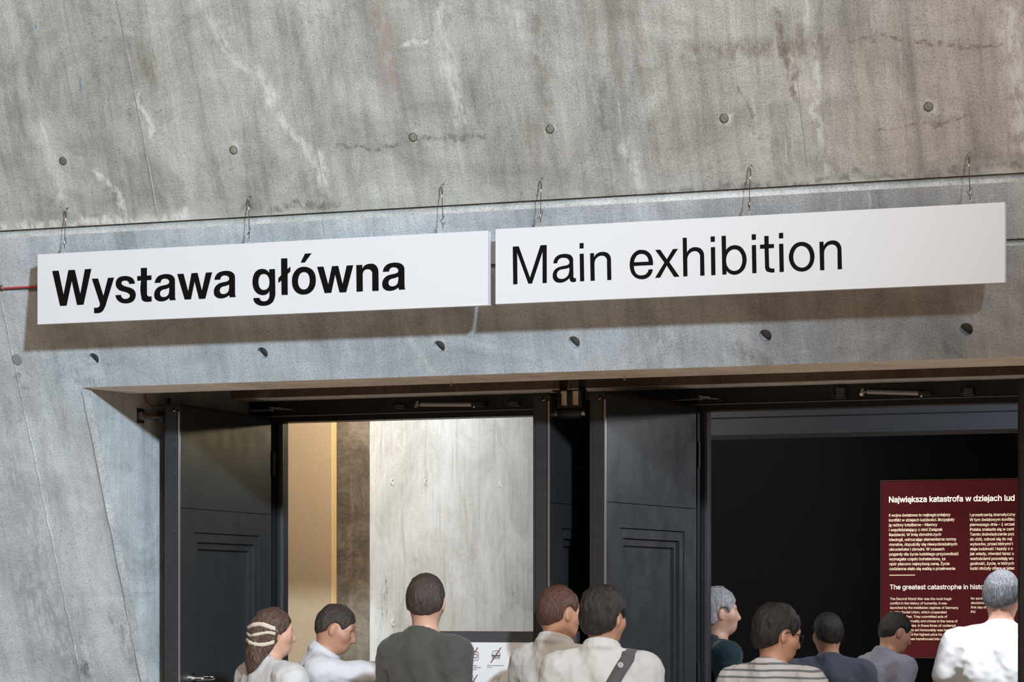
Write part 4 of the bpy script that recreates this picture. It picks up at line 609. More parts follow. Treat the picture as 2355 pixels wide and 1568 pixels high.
# seams left by the formwork boards: slightly proud ribs that run down the slope
random.seed(3)
def seam(x, z0, z1, w, h, m_, wob=0.002):
    b = MB(); K = max(4, int(abs(z1 - z0) / 0.05)); v = []
    for k in range(K + 1):
        t = T(z0 + (z1 - z0) * k / K); dx = random.uniform(-wob, wob); ww = w * random.uniform(.6, 1.2) * (0.3 if k in (0, K) else 1)
        v += [(x + dx - ww, t, -0.0005), (x + dx - ww * .3, t, h), (x + dx + ww * .3, t, h), (x + dx + ww, t, -0.0005)]
    b.add(v, [(k * 4 + j, k * 4 + j + 4, k * 4 + j + 5, k * 4 + j + 1) for k in range(K) for j in range(3)])
    return b.build('formwork_seam', m_, wall, mw=WM)
for (pa, pb, w, h, m_) in [((262, 2), (370, 495), .0045, .0030, C_SEAM), ((700, 205), (752, 440), .0022, .0012, C_SEAM),
                           ((1108, 300), (1130, 470), .0020, .0010, C_SEAM), ((1448, 330), (1466, 448), .0020, .0012, C_UP),
                           ((1790, 0), (1880, 380), .0025, .0016, C_SEAM), ((1385, 60), (1440, 270), .0022, .0014, C_UP),
                           ((738, 500), (750, 545), .003, .001, C_SEAM)]:
    xa, za = on_wall(*pa); xb, zb = on_wall(*pb)
    seam((xa + xb) / 2, za, zb, w, h, m_)
xa, za = on_wall(0, 690); xb, zb = on_wall(190, 1568)
seam((xa + xb) / 2 , za, 0.2, .008, .002, C_LOW, 0.004)
for px in (1962,):
    xa, za = on_wall(px, 640)
    seam(xa, 3.03, Z_LINT + .005, .0015, .0010, C_LOW, 0.0006)
seam(X_REV - CH - .004, 2.60, 0.3, .004, .0012, C_GRIME, 0.0025)
# little nail-hole dots under the right sign
for px, py in [(1669, 764), (1902, 757), (1977, 756), (1991, 755), (2064, 751), (145 + 1155, 650)][:5]:
    x, z = on_wall(px, py)
    MB().ring((x, T(z), 0), (0, 0, 1), 0.0042, 0.0012, 10, 5).build('nail_hole', C_LOW, wall, mw=WM)
# two short blue chalk marks on the upper pour
for (pa, pb) in (((184, 177), (186, 210)), ((82, 58), (84, 66))):
    b = MB(); (x1, z1), (x2, z2) = on_wall(*pa), on_wall(*pb)
    K = 7; vv = []
    for k in range(K):
        x = x1 + (x2 - x1) * k / (K - 1) + .003 * math.sin(k * 2.1); t = T(z1 + (z2 - z1) * k / (K - 1)); w = .0028 * (.5 + abs(math.sin(k * 1.3)))
        vv += [(x - w, t, .0006), (x + w, t, .0006)]
    b.add(vv, [(2 * k, 2 * k + 2, 2 * k + 3, 2 * k + 1) for k in range(K - 1)]); b.build('chalk_mark', M_CHALK, wall, mw=WM)
# pale cast strip along the left recess edge
b = MB()
b.add([(X_REV - CH, T(0), 0), (X_REV - CH, T(Z_LINT), 0), (X_REV, T(Z_LINT), -CH * .9), (X_REV, T(0), -CH * .9)], [(0, 3, 2, 1)])
o = b.build('trim_1', C_STRIP, None, mw=WM)
tag(o, 'pale chamfer strip down the slanted edge of the doorway recess', 'trim', kind='structure')
b = MB()
b.add([(X_REVR + CH, T(0), 0), (X_REVR + CH, T(Z_LINT), 0), (X_REVR, T(Z_LINT), -CH * .9), (X_REVR, T(0), -CH * .9)], [(0, 1, 2, 3)])
o = b.build('trim_2', C_CHAMF, None, mw=WM)
tag(o, 'chamfer strip of the recess edge farthest to the right', 'trim', kind='structure')

# recess side walls (local frame: x = into the building, y = up)
BD = 13.0
def reveal(name, x, sgn, label):
    yb = lambda z: (B0 + LEAN * (Z0 - z)) + CH
    b = MB()
    b.poly([[(yb(0), 0), (BD + .3, 0), (BD + .3, 3.6), (yb(3.0), 3.6), (yb(3.0), 3.0)]], lambda y, z: (y, z, 0))
    mw = Matrix(((0, 0, 1, x), (1, 0, 0, 0), (0, 1, 0, 0), (0, 0, 0, 1)))
    o = b.build(name, C_REV, None, mw=mw)
    return tag(o, label, 'wall', kind='structure')
rev = reveal('wall_left', X_REV, 1, 'side wall of the doorway recess, lit concrete beside the first door leaf')
reveal('wall_right', X_REVR, -1, 'side wall of the doorway recess beyond the last door leaf')
# diagonal scratch lines in the reveal
b = MB()
b.box((X_REV - .02, 11.42, 2.575), (X_REV + .004, 11.75, 2.588)); b.build('timber_batten', mat('old_wood', (0.16, 0.09, 0.05), 0.8), rev, mw=rev.matrix_local.inverted())
# concrete beam over the doors
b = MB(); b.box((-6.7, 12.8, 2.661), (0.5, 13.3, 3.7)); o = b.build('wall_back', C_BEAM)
b = MB(); b.box((-6.58, 12.802, 2.6585), (0.34, 13.0, 2.6612)); b.build('beam_soffit', C_SOFF_BOUNCE, o)  # added pale sheet that paints bounce light on the beam underside
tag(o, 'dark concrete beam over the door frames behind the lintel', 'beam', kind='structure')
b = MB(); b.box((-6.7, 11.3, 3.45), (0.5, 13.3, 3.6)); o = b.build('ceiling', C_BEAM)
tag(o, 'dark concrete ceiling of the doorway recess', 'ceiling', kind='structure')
b = MB(); b.box((-16, -14, -0.2), (14, 22, 0.0)); o = b.build('floor', C_FLOOR)
tag(o, 'grey concrete floor under the visitors', 'floor', kind='structure')

# ---------------------------------------------------------------- rooms behind the doors
def struct(o, label, cat): return tag(o, label, cat, kind='structure')
xp = at(848, 1000, 14.5).x
b = MB(); b.box((xp - .22, 14.51, 0), (xp, 21, 3.9)); w2 = b.build('wall_inner', C_PALE); struct(w2, 'pale lit concrete wall running back inside the first doorway', 'wall')
b = MB(); b.box((xp - .225, 14.48, 0), (xp + .001, 14.512, 3.9), 0); b.build('end_face', C_BROWN_SHADE, w2)
for px, py in ((901, 1108), (979, 1109), (1150, 1114), (903, 1432)):
    k = xp / at(px, py, 1.0).x
    p = Vector((xp, k, EYE + (at(px, py, 1.0).z - EYE) * k))
    MB().ring((xp + .001, p.y, p.z), (1, 0, 0), 0.016, 0.004, 18, 6).build('tie_plug', C_PALE, w2)
b = MB(); b.box((-7.6, 14.38, 0), (at(762, 1000, 14.38).x, 14.44, 3.9)); o = b.build('wall_tan', M_TAN); struct(o, 'smooth tan wall panel inside the first doorway', 'wall')
b = MB(); b.box((at(761.5, 1000, 14.38).x, 14.385, 0), (at(764.5, 1000, 14.38).x, 14.435, 3.9)); b.build('panel_edge', mat('lit_panel_edge', (0.72, 0.50, 0.24), .7), o)  # brighter strip: the lit edge of the tan panel is painted on
b = MB(); b.box((-7.7, 13.0, 3.9), (-4.44, 21, 4.0)); b.build('ceiling_corridor', M_DARKROOM); struct(bpy.data.objects['ceiling_corridor'], 'dark ceiling over the corridor behind the first doorway', 'ceiling')
b = MB(); b.poly([[(-4.72, 13.1), (-4.60, 13.1), (-4.86, 14.1), (-4.98, 14.1)]], lambda x, y: (x, y, 4.0), fn_back=lambda x, y: (x, y, 0.0)); o = b.build('wall_middle', M_DARKROOM); struct(o, 'black partition between the two rooms behind the doors', 'wall')
b = MB(); b.box((-9, 21, 0), (3, 21.2, 4.0)); o = b.build('wall_far', M_DARKROOM); struct(o, 'black far wall of the rooms behind the doors', 'wall')
b = MB(); b.box((1.5, 13.1, 0), (1.6, 21, 4.0)); o = b.build('wall_side', M_DARKROOM); struct(o, 'black side wall of the dark room', 'wall')
b = MB(); b.box((-7.7, 13.1, 0), (-7.6, 21, 4.0)); o = b.build('wall_corridor', M_DARKROOM); struct(o, 'dark outer wall of the corridor', 'wall')
b = MB(); b.box((-4.44, 13.0, 3.9), (1.6, 21, 4.0)); o = b.build('ceiling_room', M_DARKROOM); struct(o, 'black ceiling of the dark room', 'ceiling')
b = MB(); b.box((-5.75, 17.0, 0), (-5.7, 17.2, 3.9)); b.box((-5.75, 17.0, 0), (1.5, 17.12, 3.9)); o = b.build('wall_exhibition', M_DARKROOM); struct(o, 'black exhibition wall behind the dark red text panel', 'wall')
# blue-grey beam crossing the dark room
zb = at(1615, 998, 15.0).z
bm_ = empty('trim_3', label='blue grey beam across the top of the second doorway', cat='beam', kind='structure')
b = MB(); b.box((-5.15, 15.0, zb + .085), (1.5, 15.35, 3.2), .004); b.build('upper_board', M_BEAMB, bm_)
b = MB(); b.box((-5.15, 15.004, zb), (1.5, 15.35, zb + .083), .004); b.build('lower_board', M_BEAMB, bm_)
b = MB(); b.box((-5.15, 14.985, zb - .012), (1.5, 15.36, zb + .003), .003); b.build('bottom_edge', M_BEAMB, bm_)

# ---------------------------------------------------------------- door frames
def frame(name, x0, x1, label):
    e = empty(name, (0, 0, 0), label=label, cat='door frame', kind='structure')
    b = MB(); b.box((x0 - .13, BD, 2.585), (x1 + .13, BD + .14, 2.66)); b.build('header', M_FRAME, e)
    b = MB(); b.box((x0 - .13, BD - .006, 2.5785), (x1 + .13, BD + .02, 2.5815)); b.build('header_rib', M_LINE, e)
    b = MB(); b.box((x0, BD + .03, 2.552), (x1, BD + .14, 2.58)); b.build('header_stop', M_FRAME, e)
    for sx, xa in ((-1, x0), (1, x1)):
        b = MB(); b.box((xa, BD, 0), (xa + sx * .13, BD + .14, 2.60)); b.build('jamb', M_FRAME, e)
        b = MB(); b.box((xa - sx * .03, BD + .06, 0), (xa + sx * .02, BD + .12, 2.56)); b.build('jamb_stop', M_EDGE, e)
        b = MB(); b.box((xa - sx * .032, BD + .055, 0), (xa - sx * .018, BD + .062, 2.55)); b.build('seal_strip', M_FRAME_G, e)
    b = MB()
    for k in range(1, 9):
        b.tube([(x0 + .031, BD + .09, .28 * k), (x0 + .0335, BD + .09, .28 * k)], .004, 8)
    tag(b.build('screws', M_STEEL, e), kind='stuff')
    return e
A0, A1, Bx0, Bx1 = -6.462, -4.545, -4.182, -2.330
frame('door_frame', A0, A1, 'black steel frame of the doorway to the pale corridor')
frame('door_frame', Bx0, Bx1, 'black steel frame of the doorway to the dark room')
b = MB(); b.box((A1 + .13, BD - .01, 0), (Bx0 - .13, BD + .3, 2.668)); o = b.build('wall_pier', M_FRAME); struct(o, 'black pier between the two doorways', 'wall')
b = MB(); b.box((Bx1 + .13, BD - .01, 0), (0.5, BD + .3, 2.668)); o = b.build('wall_end', M_FRAME); struct(o, 'black wall beyond the last door leaf', 'wall')

# ---------------------------------------------------------------- door leaves
def leaf(name, hx, ang, side, L, label, lip, handle=False):
    """leaf hinged at (hx, BD), swung out towards the hall. side=+1: body lies to the left of the hinge line"""
    H, t = 2.562, 0.078
    e = empty(name, (hx, BD - .005, 0), ang, label=label, cat='door', kind='structure')
    x1, x0 = (0.0, -t) if side > 0 else (t, 0.0)
    b = MB(); b.box((x0 + .004, -L, .01), (x1 - .035, 0, H), .003); b.build('core', M_EDGE, e)
    # visible face: plates with a stepped inset
    zs = 2.076
    b = MB(); b.box((x1 - .036, -L + .012, zs + .0025), (x1, -.012, H), .0012); b.build('upper_panel', M_DOOR, e)
    ya, yb_, zt, zl = -L + .155, -.155, 1.965, .85
    b = MB()
    loops = [[(-L + .012, .01), (-.012, .01), (-.012, zs), (-L + .012, zs)], [(ya, zl), (ya, zt), (yb_, zt), (yb_, zl)]]
    b.poly(loops, lambda y, z: (x1, y, z), fn_back=lambda y, z: (x1 - .036, y, z)); lp = b.build('lower_panel', M_DOOR, e)
    def ringpl(nm, a, c, zt_, zl_, w, xf, xb_, m_):
        b = MB()
        b.poly([[(a, zl_), (c, zl_), (c, zt_), (a, zt_)], [(a + w, zl_ + w), (a + w, zt_ - w), (c - w, zt_ - w), (c - w, zl_ + w)]],
               lambda y, z: (xf, y, z), fn_back=lambda y, z: (xb_, y, z))
        return b.build(nm, m_, lp)
    ringpl('inset_frame', ya + .004, yb_ - .004, zt - .004, zl + .004, .042, x1 - .006, x1 - .036, M_DOOR)
    ringpl('inset_bead', ya + .047, yb_ - .047, zt - .047, zl + .047, .032, x1 - .020, x1 - .036, M_DOOR)
    b = MB(); b.box((x1 - .036, ya + .078, zl + .078), (x1 - .034, yb_ - .078, zt - .078)); b.build('inset_panel', M_DOOR, lp)
    b = MB()
    for yy in (ya + .06, (ya + yb_) / 2, yb_ - .06):
        b.tube([(x1 - .007, yy, zt - .024), (x1 - .0045, yy, zt - .024)], .004, 8)
    tag(b.build('inset_screws', M_STEEL, lp), kind='stuff')
    # meeting edge: cover plate, silver strip, bevel, screws
    b = MB(); b.box((x0 + .012, -L - .004, .01), (x1 - .012, -L + .002, H - .02), .0015); b.build('edge_plate', M_EDGE, e)
    b = MB(); b.box((x1 - .008, -L - .003, .01), (x1 + .001, -L + .010, H - .025), .001); b.build('edge_strip', M_SEAL, e)
    b = MB(); b.box((x0 - .001, -L - .001, .01), (x0 + .009, -L + .012, H), .003); b.build('edge_bevel', M_EDGE, e)
    if lip:
        b = MB(); b.box((x0 - .022, -L + .06, .01), (x0 + .002, -L + .075, H - .02), .002); b.build('edge_lip', M_EDGE, e)
    b = MB()
    for k in range(18):
        b.tube([(x1 - .022, -L - .0035, .06 + .1365 * k), (x1 - .022, -L - .0065, .06 + .1365 * k)], [.0032, .0022], 8)
    tag(b.build('edge_screws', M_STEEL, e), kind='stuff')
    b = MB(); b.box((x0, -L - .002, H - .002), (x1, 0, H + .012)); b.build('top_cap', M_FRAME, e)
    b = MB(); b.tube([(x1 - .03, -L - .004, H - .022), (x1 - .018, -L - .006, H - .020)], .0035, 8); b.build('bolt_tip', M_BRASS, e)
    for zz in (.25, 1.28, 2.34):
        b = MB(); b.tube([(x1 + .004, .006, zz - .06), (x1 + .004, .006, zz + .06)], .009, 10); b.build('hinge', M_FRAME, e)
    if handle:
        zh = 1.262
        b = MB(); b.tube([(x1, -L + .125, zh), (x1 + .012, -L + .125, zh)], .024, 16); ro = b.build('handle', M_CHROME, e)
        b = MB(); b.tube([(x1 + .01, -L + .125, zh), (x1 + .055, -L + .125, zh), (x1 + .062, -L + .115, zh), (x1 + .062, -L + .24, zh)], .010, 10)
        b.build('lever', M_CHROME, ro)
    return e
R = math.radians
leaf('door_1', A0, R(1.7), 1, 1.05, 'grey steel door leaf beside the lit concrete reveal, swung open', False, True)
leaf('door_2', A1, R(0.0), 1, 1.05, 'narrow edge-on door leaf between the pale corridor and the black gap', True)
leaf('door_3', Bx0, R(-5.2), 1, 1.05, 'grey steel door leaf in the middle, swung open beside the dark room', False)
leaf('door_4', Bx1, R(0.0), 1, 1.05, 'black door leaf at the right edge of the photo, cutting off the red panel', True)
# ---------------------------------------------------------------- lettering
def outlines(txt):
    return [[tuple(float(c) for c in p.split(',')) for p in l.split(' ')] for l in txt.split('|')]


def sarea(l):
    return sum(l[i - 1][0] * l[i][1] - l[i][0] * l[i - 1][1] for i in range(len(l))) / 2


def inside(p, l):
    r = False
    for i in range(len(l)):
        (x1, y1), (x2, y2) = l[i - 1], l[i]
        if (y1 > p[1]) != (y2 > p[1]) and p[0] < (x2 - x1) * (p[1] - y1) / (y2 - y1) + x1: r = not r
    return r


def glyph_groups(loops, force=False):
    """outer loops, each with the holes inside it (overlapping outers stay separate)"""
    big = max(loops, key=lambda l: abs(sarea(l)))
    sg = 1 if sarea(big) > 0 else -1
    outs = [l for l in loops if sarea(l) * sg > 0 or force]
    holes = [l for l in loops if sarea(l) * sg <= 0]
    if force:
        holes = [l for l in loops if any(m is not l and inside(l[0], m) for m in loops)]
        outs = [l for l in loops if not any(l is h for h in holes)]
    g = [[o] for o in outs]
    for h in holes:
        for q in g:
            if inside(h[0], q[0]): q.append(h); break
    return g


def fatten(l, d, sg):
    l = [p for i, p in enumerate(l) if math.hypot(p[0] - l[i - 1][0], p[1] - l[i - 1][1]) > 16] if d > 0 else l
    n = len(l); out = []
    for i in range(n):
        a, p, c = l[i - 1], l[i], l[(i + 1) % n]
        e1 = Vector((p[0] - a[0], p[1] - a[1])); e2 = Vector((c[0] - p[0], c[1] - p[1]))
        if e1.length < 1e-6 or e2.length < 1e-6: out.append(p); continue
        n1 = Vector((e1.y, -e1.x)).normalized(); n2 = Vector((e2.y, -e2.x)).normalized()
        m = n1 + n2
        if m.length < 1e-3: out.append(p); continue
        m.normalize(); k = 1 / max(.5, m.dot(n1))
        out.append((p[0] + m.x * d * k * sg, p[1] + m.y * d * k * sg))
    return out


FONT_CACHE = {}
def glyph(ch):
    if ch not in FONT_CACHE:
        if ch == 'I':
            FONT_CACHE[ch] = (185, [[[(60, 0), (125, 0), (125, 509), (60, 509)]]])
        elif ch in FONT:
            a, s = FONT[ch].split(';'); FONT_CACHE[ch] = (int(a), glyph_groups(outlines(s)))
        else:
            FONT_CACHE[ch] = (195, [])
    return FONT_CACHE[ch]


def text_width(s, tr=0):
    return sum(glyph(c)[0] + tr for c in s) / 1000


def text(mb, s, fn, u, v, size, bold=0.0, tr=0):
    """writes s with its baseline start at (u, v) of the plane mapped by fn; size = em in metres"""
    for c in s:
        a, gs = glyph(c)
        for g in gs:
            sg = 1 if sarea(g[0]) > 0 else -1
            ls = [fatten(l, bold * 1000, sg) if bold else l for l in g]
            mb.poly([[(u + x * size / 1000, v + y * size / 1000) for x, y in l] for l in ls], fn)
        u += (a + tr) * size / 1000
    return u


# ---------------------------------------------------------------- the two hanging signs
YS = 11.0
def sign(x0, x1, z0, z1, key, label):
    e = empty('hanging_sign', (x0, YS, z0), label=label, cat='sign')
    w, h, d = x1 - x0, z1 - z0, 0.040
    b = MB(); b.box((0, 0, 0), (w, .012, h), .0008); b.build('face_board', M_SIGN, e)
    b = MB(); b.box((.002, .0125, .002), (w - .002, d, h - .002), .001); b.build('back_box', M_SIGN_E, e)
    for s in SIGN_GLYPHS[key]:
        b = MB()
        for g in glyph_groups(outlines(s), True):
            b.poly([[(p[0] / 1000, p[1] / 1000) for p in l] for l in g], lambda u, v: (u, -.0012, v), fn_back=lambda u, v: (u, .0002, v))
        b.build('letter', M_INK, e)
    return e
sign(-6.641, -4.462, 2.871, 3.185, '1', 'white hanging sign with bold black Polish lettering')
sign(-4.4275, -2.277, 2.874, 3.189, '2', 'white hanging sign with thin black English lettering')

# thin steel cables with eye bolts that carry the signs
def cable(px_top, px_bot, label, var):
    a = at(px_top[0], px_top[1], 11.022); c = at(px_bot[0], px_bot[1], 11.022)
    e = empty('suspension_cable', (a.x, 11.022, c.z), label=label, cat='cable', group='steel cables holding the hanging signs')
    h = a.z - c.z; dx = c.x - a.x
    yw = (B0 + LEAN * (Z0 - a.z)) - 11.022
    b = MB(); b.ring((0, 0, h), (1, .5, 0), .0085, .0022, 16, 6); b.tube([(.0, .004, h + .008), (0.002, yw * .6 + .004, h + .016), (.004, yw + .02, h + .022)], .0028, 8); b.build('eye_bolt', M_STEEL, e)
    p0, p1 = Vector((0, 0, h - .009)), Vector((dx, 0, .018))
    b = MB(); b.tube([p0, p0.lerp(p1, .5), p1], .0017, 6); b.build('wire', M_WIRE, e)
    b = MB(); b.tube([p0 + Vector((.002, 0, 0)), p0 + Vector((.006, -.003, -.012)), p0 + Vector((.001, 0, -.028))], .0014, 6); b.build('wire_loop', M_WIRE, e)
    q = p0.lerp(p1, .70)
    b = MB(); b.tube([q, q + Vector((.010, -.004, -.006)), q + Vector((.009 * var, -.005, -.022)), p1 + Vector((-.002, 0, .012))], .0014, 6); b.build('wire_loop', M_WIRE, e)
    b = MB(); b.tube([p1 + Vector((-.001, 0, .026)), p1 + Vector((-.012 * var, -.006, .012))], .0014, 6); b.build('wire_end', M_WIRE, e)
    b = MB(); b.tube([p0 + Vector((0, 0, -.026)), p0 + Vector((0, 0, -.036))], .0032, 8); b.build('ferrule', M_CHROME, e)
    b = MB(); b.tube([p1 + Vector((0, 0, .018)), p1 + Vector((0, 0, .030))], .0032, 8); b.build('ferrule', M_CHROME, e)
    b = MB(); b.ring((dx, 0, .010), (.6, 1, 0), .0065, .0018, 14, 6); b.tube([(dx, 0, .004), (dx, 0, -.004)], .0022, 8); b.build('screw_eye', M_CHROME, e)
cable((151, 484), (148, 579), 'thin steel cable at the left end of the bold lettered sign', 1)
cable((572, 458), (573, 556), 'thin steel cable at the middle of the bold lettered sign', .6)
cable((1016, 429), (1019, 532), 'thin steel cable at the right end of the bold lettered sign', -1)
cable((1244, 416), (1243, 520), 'thin steel cable at the left end of the thin lettered sign', 1)
cable((1725, 386), (1723, 494), 'thin steel cable at the middle of the thin lettered sign', -.5)
cable((2228, 357), (2231, 468), 'thin steel cable at the right end of the thin lettered sign', -1)

# red cable in the lower joint, with its clip
e = empty('joint_cable', W(-7.0, 3.064, .004), label='red cable lying in the wall joint beside the bold lettered sign', cat='cable')
o0 = Vector(e.location)
b = MB(); b.tube([W(x, 3.0655 - .0008 * math.sin(x * 7), .003) - o0 for x in np.linspace(-7.6, -6.35, 14)], .0042, 8); b.build('sheath', M_RED, e)
b = MB(); b.ring(W(-6.928, 3.066, .003) - o0, (1, 0, 0), .007, .003, 12, 6); b.tube([W(-6.934, 3.073, 0) - o0, W(-6.934, 3.073, .012) - o0], .008, 10); b.build('clip', M_STEEL, e)
# two small hooks in the lintel soffit
for px, py, lab in ((1038, 876, 'small wire hook under the lintel before the corridor doorway'), (1437, 864, 'small wire hook under the lintel near the middle grey door')):
    p = at(px, py, 11.62)
    p.z = Z_LINT - .002
    b = MB(); b.tube([(0, 0, .012), (0, 0, -.006), (.004, 0, -.014), (.001, 0, -.021), (-.006, 0, -.018), (-.006, 0, -.012)], .0018, 7)
    o = b.build('ceiling_hook', M_STEEL, None, loc=p); tag(o, lab, 'hook')

# ---------------------------------------------------------------- door hardware on the frame headers
YH = BD - .016
def closer(pl, pr, size, label, arm=None):
    a, c = at(pl[0], pl[1], YH - .02), at(pr[0], pr[1], YH - .02)
    e = empty('door_closer', a, label=label, cat='door closer')
    v = c - a
    if size:
        b = MB(); b.tube([(0, 0, 0), v * .82], .0105, 12); b.build('cylinder', M_STEEL, e)
        b = MB(); b.box(v * .80 + Vector((0, -.012, -.012)), v + Vector((0, .034, .012)), .003); b.build('bracket', M_EDGE, e)
        b = MB(); b.tube([(-.006, 0, 0), (-.026, .006, -.004)], .006, 8); b.tube([(-.026, .02, .012), (-.026, -.004, -.012)], .010, 10); b.build('pivot', M_CHROME, e)
        b = MB(); b.tube([v * .86 + Vector((0, -.014, -.008)), v * .86 + Vector((0, -.02, -.016))], .005, 8); b.build('knuckle', M_CHROME, e)
    else:
        b = MB(); b.tube([(0, 0, 0), v * .45 + Vector((0, -.004, .001))], [.0085, .0075], 10); b.build('rod', M_CHROME, e)
        b = MB(); b.tube([v * .45, v * .85], .004, 8); b.build('thin_rod', M_STEEL, e)
        b = MB(); b.box(v * .82 + Vector((0, -.008, -.009)), v + Vector((0, .034, .009)), .002); b.build('bracket', M_EDGE, e)
        b = MB(); b.box((-.010, -.01, -.013), (.006, .012, .010), .002); b.build('elbow', M_STEEL, e)
        if arm:
            q = at(arm[0], arm[1], YH - .25) - a
            b = MB(); b.tube([(0, 0, -.004), q], .004, 8); b.build('arm', M_FRAME_G, e)
closer((968, 930), (1114, 930), 1, 'silver door closer rod on the header over the pale corridor')
closer((625, 940), (679, 942), 0, 'short hinged door arm at the header corner above the tan panel', (575, 945))
closer((1994, 901), (2142, 905), 1, 'silver door closer rod on the header over the dark room')
closer((1612, 914), (1662, 918), 0, 'short hinged door arm at the header beside the middle grey door', (1535, 923))
def contact(px, py, w, h, label):
    p = at(px, py, YH)
    e = empty('contact_box', p, label=label, cat='sensor')
    b = MB(); b.box((-w / 2, -.022, -h / 2), (w / 2, .016, h / 2), .003); b.build('housing', M_CASE, e)
    b = MB(); b.box((-w / 2 - .006, -.012, -h / 2 - .008), (w / 2 + .004, .016, -h / 2 - .001), .002); b.build('base_plate', M_FRAME_G, e)
    b = MB(); b.tube([(-w / 2, -.005, -h / 2), (-w / 2 - .018, -.004, -h / 2 + .006), (-w / 2 - .026, .0, h / 2), (-w / 2 - .018, .008, h / 2 + .02)], .0028, 7); b.build('lead', M_FRAME_G, e)
contact(922, 934, .05, .012, 'small wired contact box on the header, beside the pale corridor closer rod')
contact(1184, 927, .05, .012, 'small wired contact box on the header, next to the edge-on door leaf')
contact(1935, 902, .045, .044, 'square wired contact box on the dark room header, before the closer rod')
contact(2228, 899, .045, .026, 'flat wired contact box on the dark room header, past the closer rod')

# hold-open bumper on the reveal for the first leaf
Y0_, Y1_ = 11.865, 12.02
p = at(330, 956, Y0_)
e = empty('door_bumper', (X_REV, Y0_, p.z), label='chrome door bumper with black rubber end on the concrete reveal', cat='door stop')
ax = Vector((A0 + .030 - .078 - .006 - X_REV, Y1_ - Y0_, 0)); gl = ax.length; ax.normalize()
q = lambda d, z=0.0: ax * d + Vector((0, 0, z))
b = MB(); b.box((0, -.04, -.036), (.004, .036, .036), .002); b.build('wall_plate', M_STEEL, e)
b = MB(); b.tube([q(.002), q(gl * .62)], .020, 18); b.build('sleeve', M_CHROME, e)
b = MB(); b.tube([q(gl * .56), q(gl * .58), q(gl * .78), q(gl * .82)], [.022, .028, .028, .022], 18); b.build('rubber', M_RUBBER, e)
b = MB(); b.tube([q(gl * .80), q(gl - .006)], .020, 16); b.build('magnet', M_CHROME, e)
b = MB(); c = q(gl * .90, 0); b.box(c + Vector((-.010, -.01, .048)), c + Vector((.008, .01, .092)), .002); b.box(c + Vector((-.016, -.012, .042)), c + Vector((.010, .012, .048))); b.build('switch', M_BLACK, e)
b = MB(); b.tube([q(.03, .26), q(.03, .095), q(.035, .070), q(.07, .050), q(.11, .058), q(gl * .84, .055)], .0034, 7); b.build('red_lead', M_RED_D, e)
b = MB(); b.tube([q(.03, .100), q(.03, .112)], .0055, 8); b.build('lead_joint', M_CHROME, e)
# the pair of holders between the second and third leaf, hung from the recess ceiling
xa = A1 + .006; xb = at(1350, 950, 12.0).x
yc = 12.02
c = at(1310, 950, yc)
e = empty('double_door_holder', (c.x, yc, c.z), label='chrome and black door holder hung between the two middle door leaves', cat='door stop')
zt = 3.45 - c.z
for k, pxs in enumerate(((1283, 1300), (1327, 1342))):
    x0, x1 = at(pxs[0], 880, yc).x - c.x, at(pxs[1], 880, yc).x - c.x
    b = MB(); b.box((x0, .02, .075), (x1, .026, zt)); b.build('hanger_strap', M_BLACK, e)
for k, pxs in enumerate(((1288, 1310), (1316, 1338))):
    x0, x1 = at(pxs[0], 915, yc).x - c.x, at(pxs[1], 915, yc).x - c.x
    b = MB(); b.tube([((x0 + x1) / 2, -.005, .034), ((x0 + x1) / 2, -.005, .098)], (x1 - x0) / 2, 20); b.build('chrome_can', M_CHROME, e)
b = MB(); b.box((at(1274, 910, yc).x - c.x, -.03, .099), (at(1346, 910, yc).x - c.x, .03, .105), .001); b.build('top_plate', M_BLACK, e)
x0, x1 = at(1276, 950, yc).x - c.x, at(1348, 950, yc).x - c.x
b = MB(); b.tube([(x0 + .020, 0, 0), (x0 + .026, 0, 0), (x1 - .024, 0, 0), (x1 - .018, 0, 0)], [.024, .028, .028, .024], 18); b.build('rubber_bar', M_RUBBER, e)
b = MB(); b.tube([(x0 + .001, 0, 0), (x0 + .024, 0, 0)], .019, 16); b.build('magnet', M_STEEL, e)
b = MB(); b.tube([(x1 - .021, 0, 0), (x1 - .001, 0, 0)], .018, 16); b.build('magnet', M_STEEL, e)
b = MB(); b.box((at(1283, 930, yc).x - c.x, -.02, .02), (at(1342, 930, yc).x - c.x, .02, .098), .003); b.build('body', M_BLACK, e)
b = MB(); b.tube([(x0 - .012, 0, .02), (x0 - .012, 0, .062), (x0 - .008, 0, .068), (x0 + .022, 0, .068)], .0035, 7); b.build('hook_bar', M_STEEL, e)
b = MB(); b.tube([(-.022, -.01, .17), (-.014, -.012, .13), (-.008, -.012, .105)], .0025, 6); b.build('red_lead', M_RED_D, e)
b = MB(); b.tube([(.03, -.01, .16), (.018, -.012, .13), (.006, -.012, .105)], .0025, 6); b.build('red_lead', M_RED_D, e)
b = MB(); b.tube([(-.0225, -.012, .155), (-.0215, -.012, .166)], .0045, 8); b.build('lead_joint', M_STEEL, e)

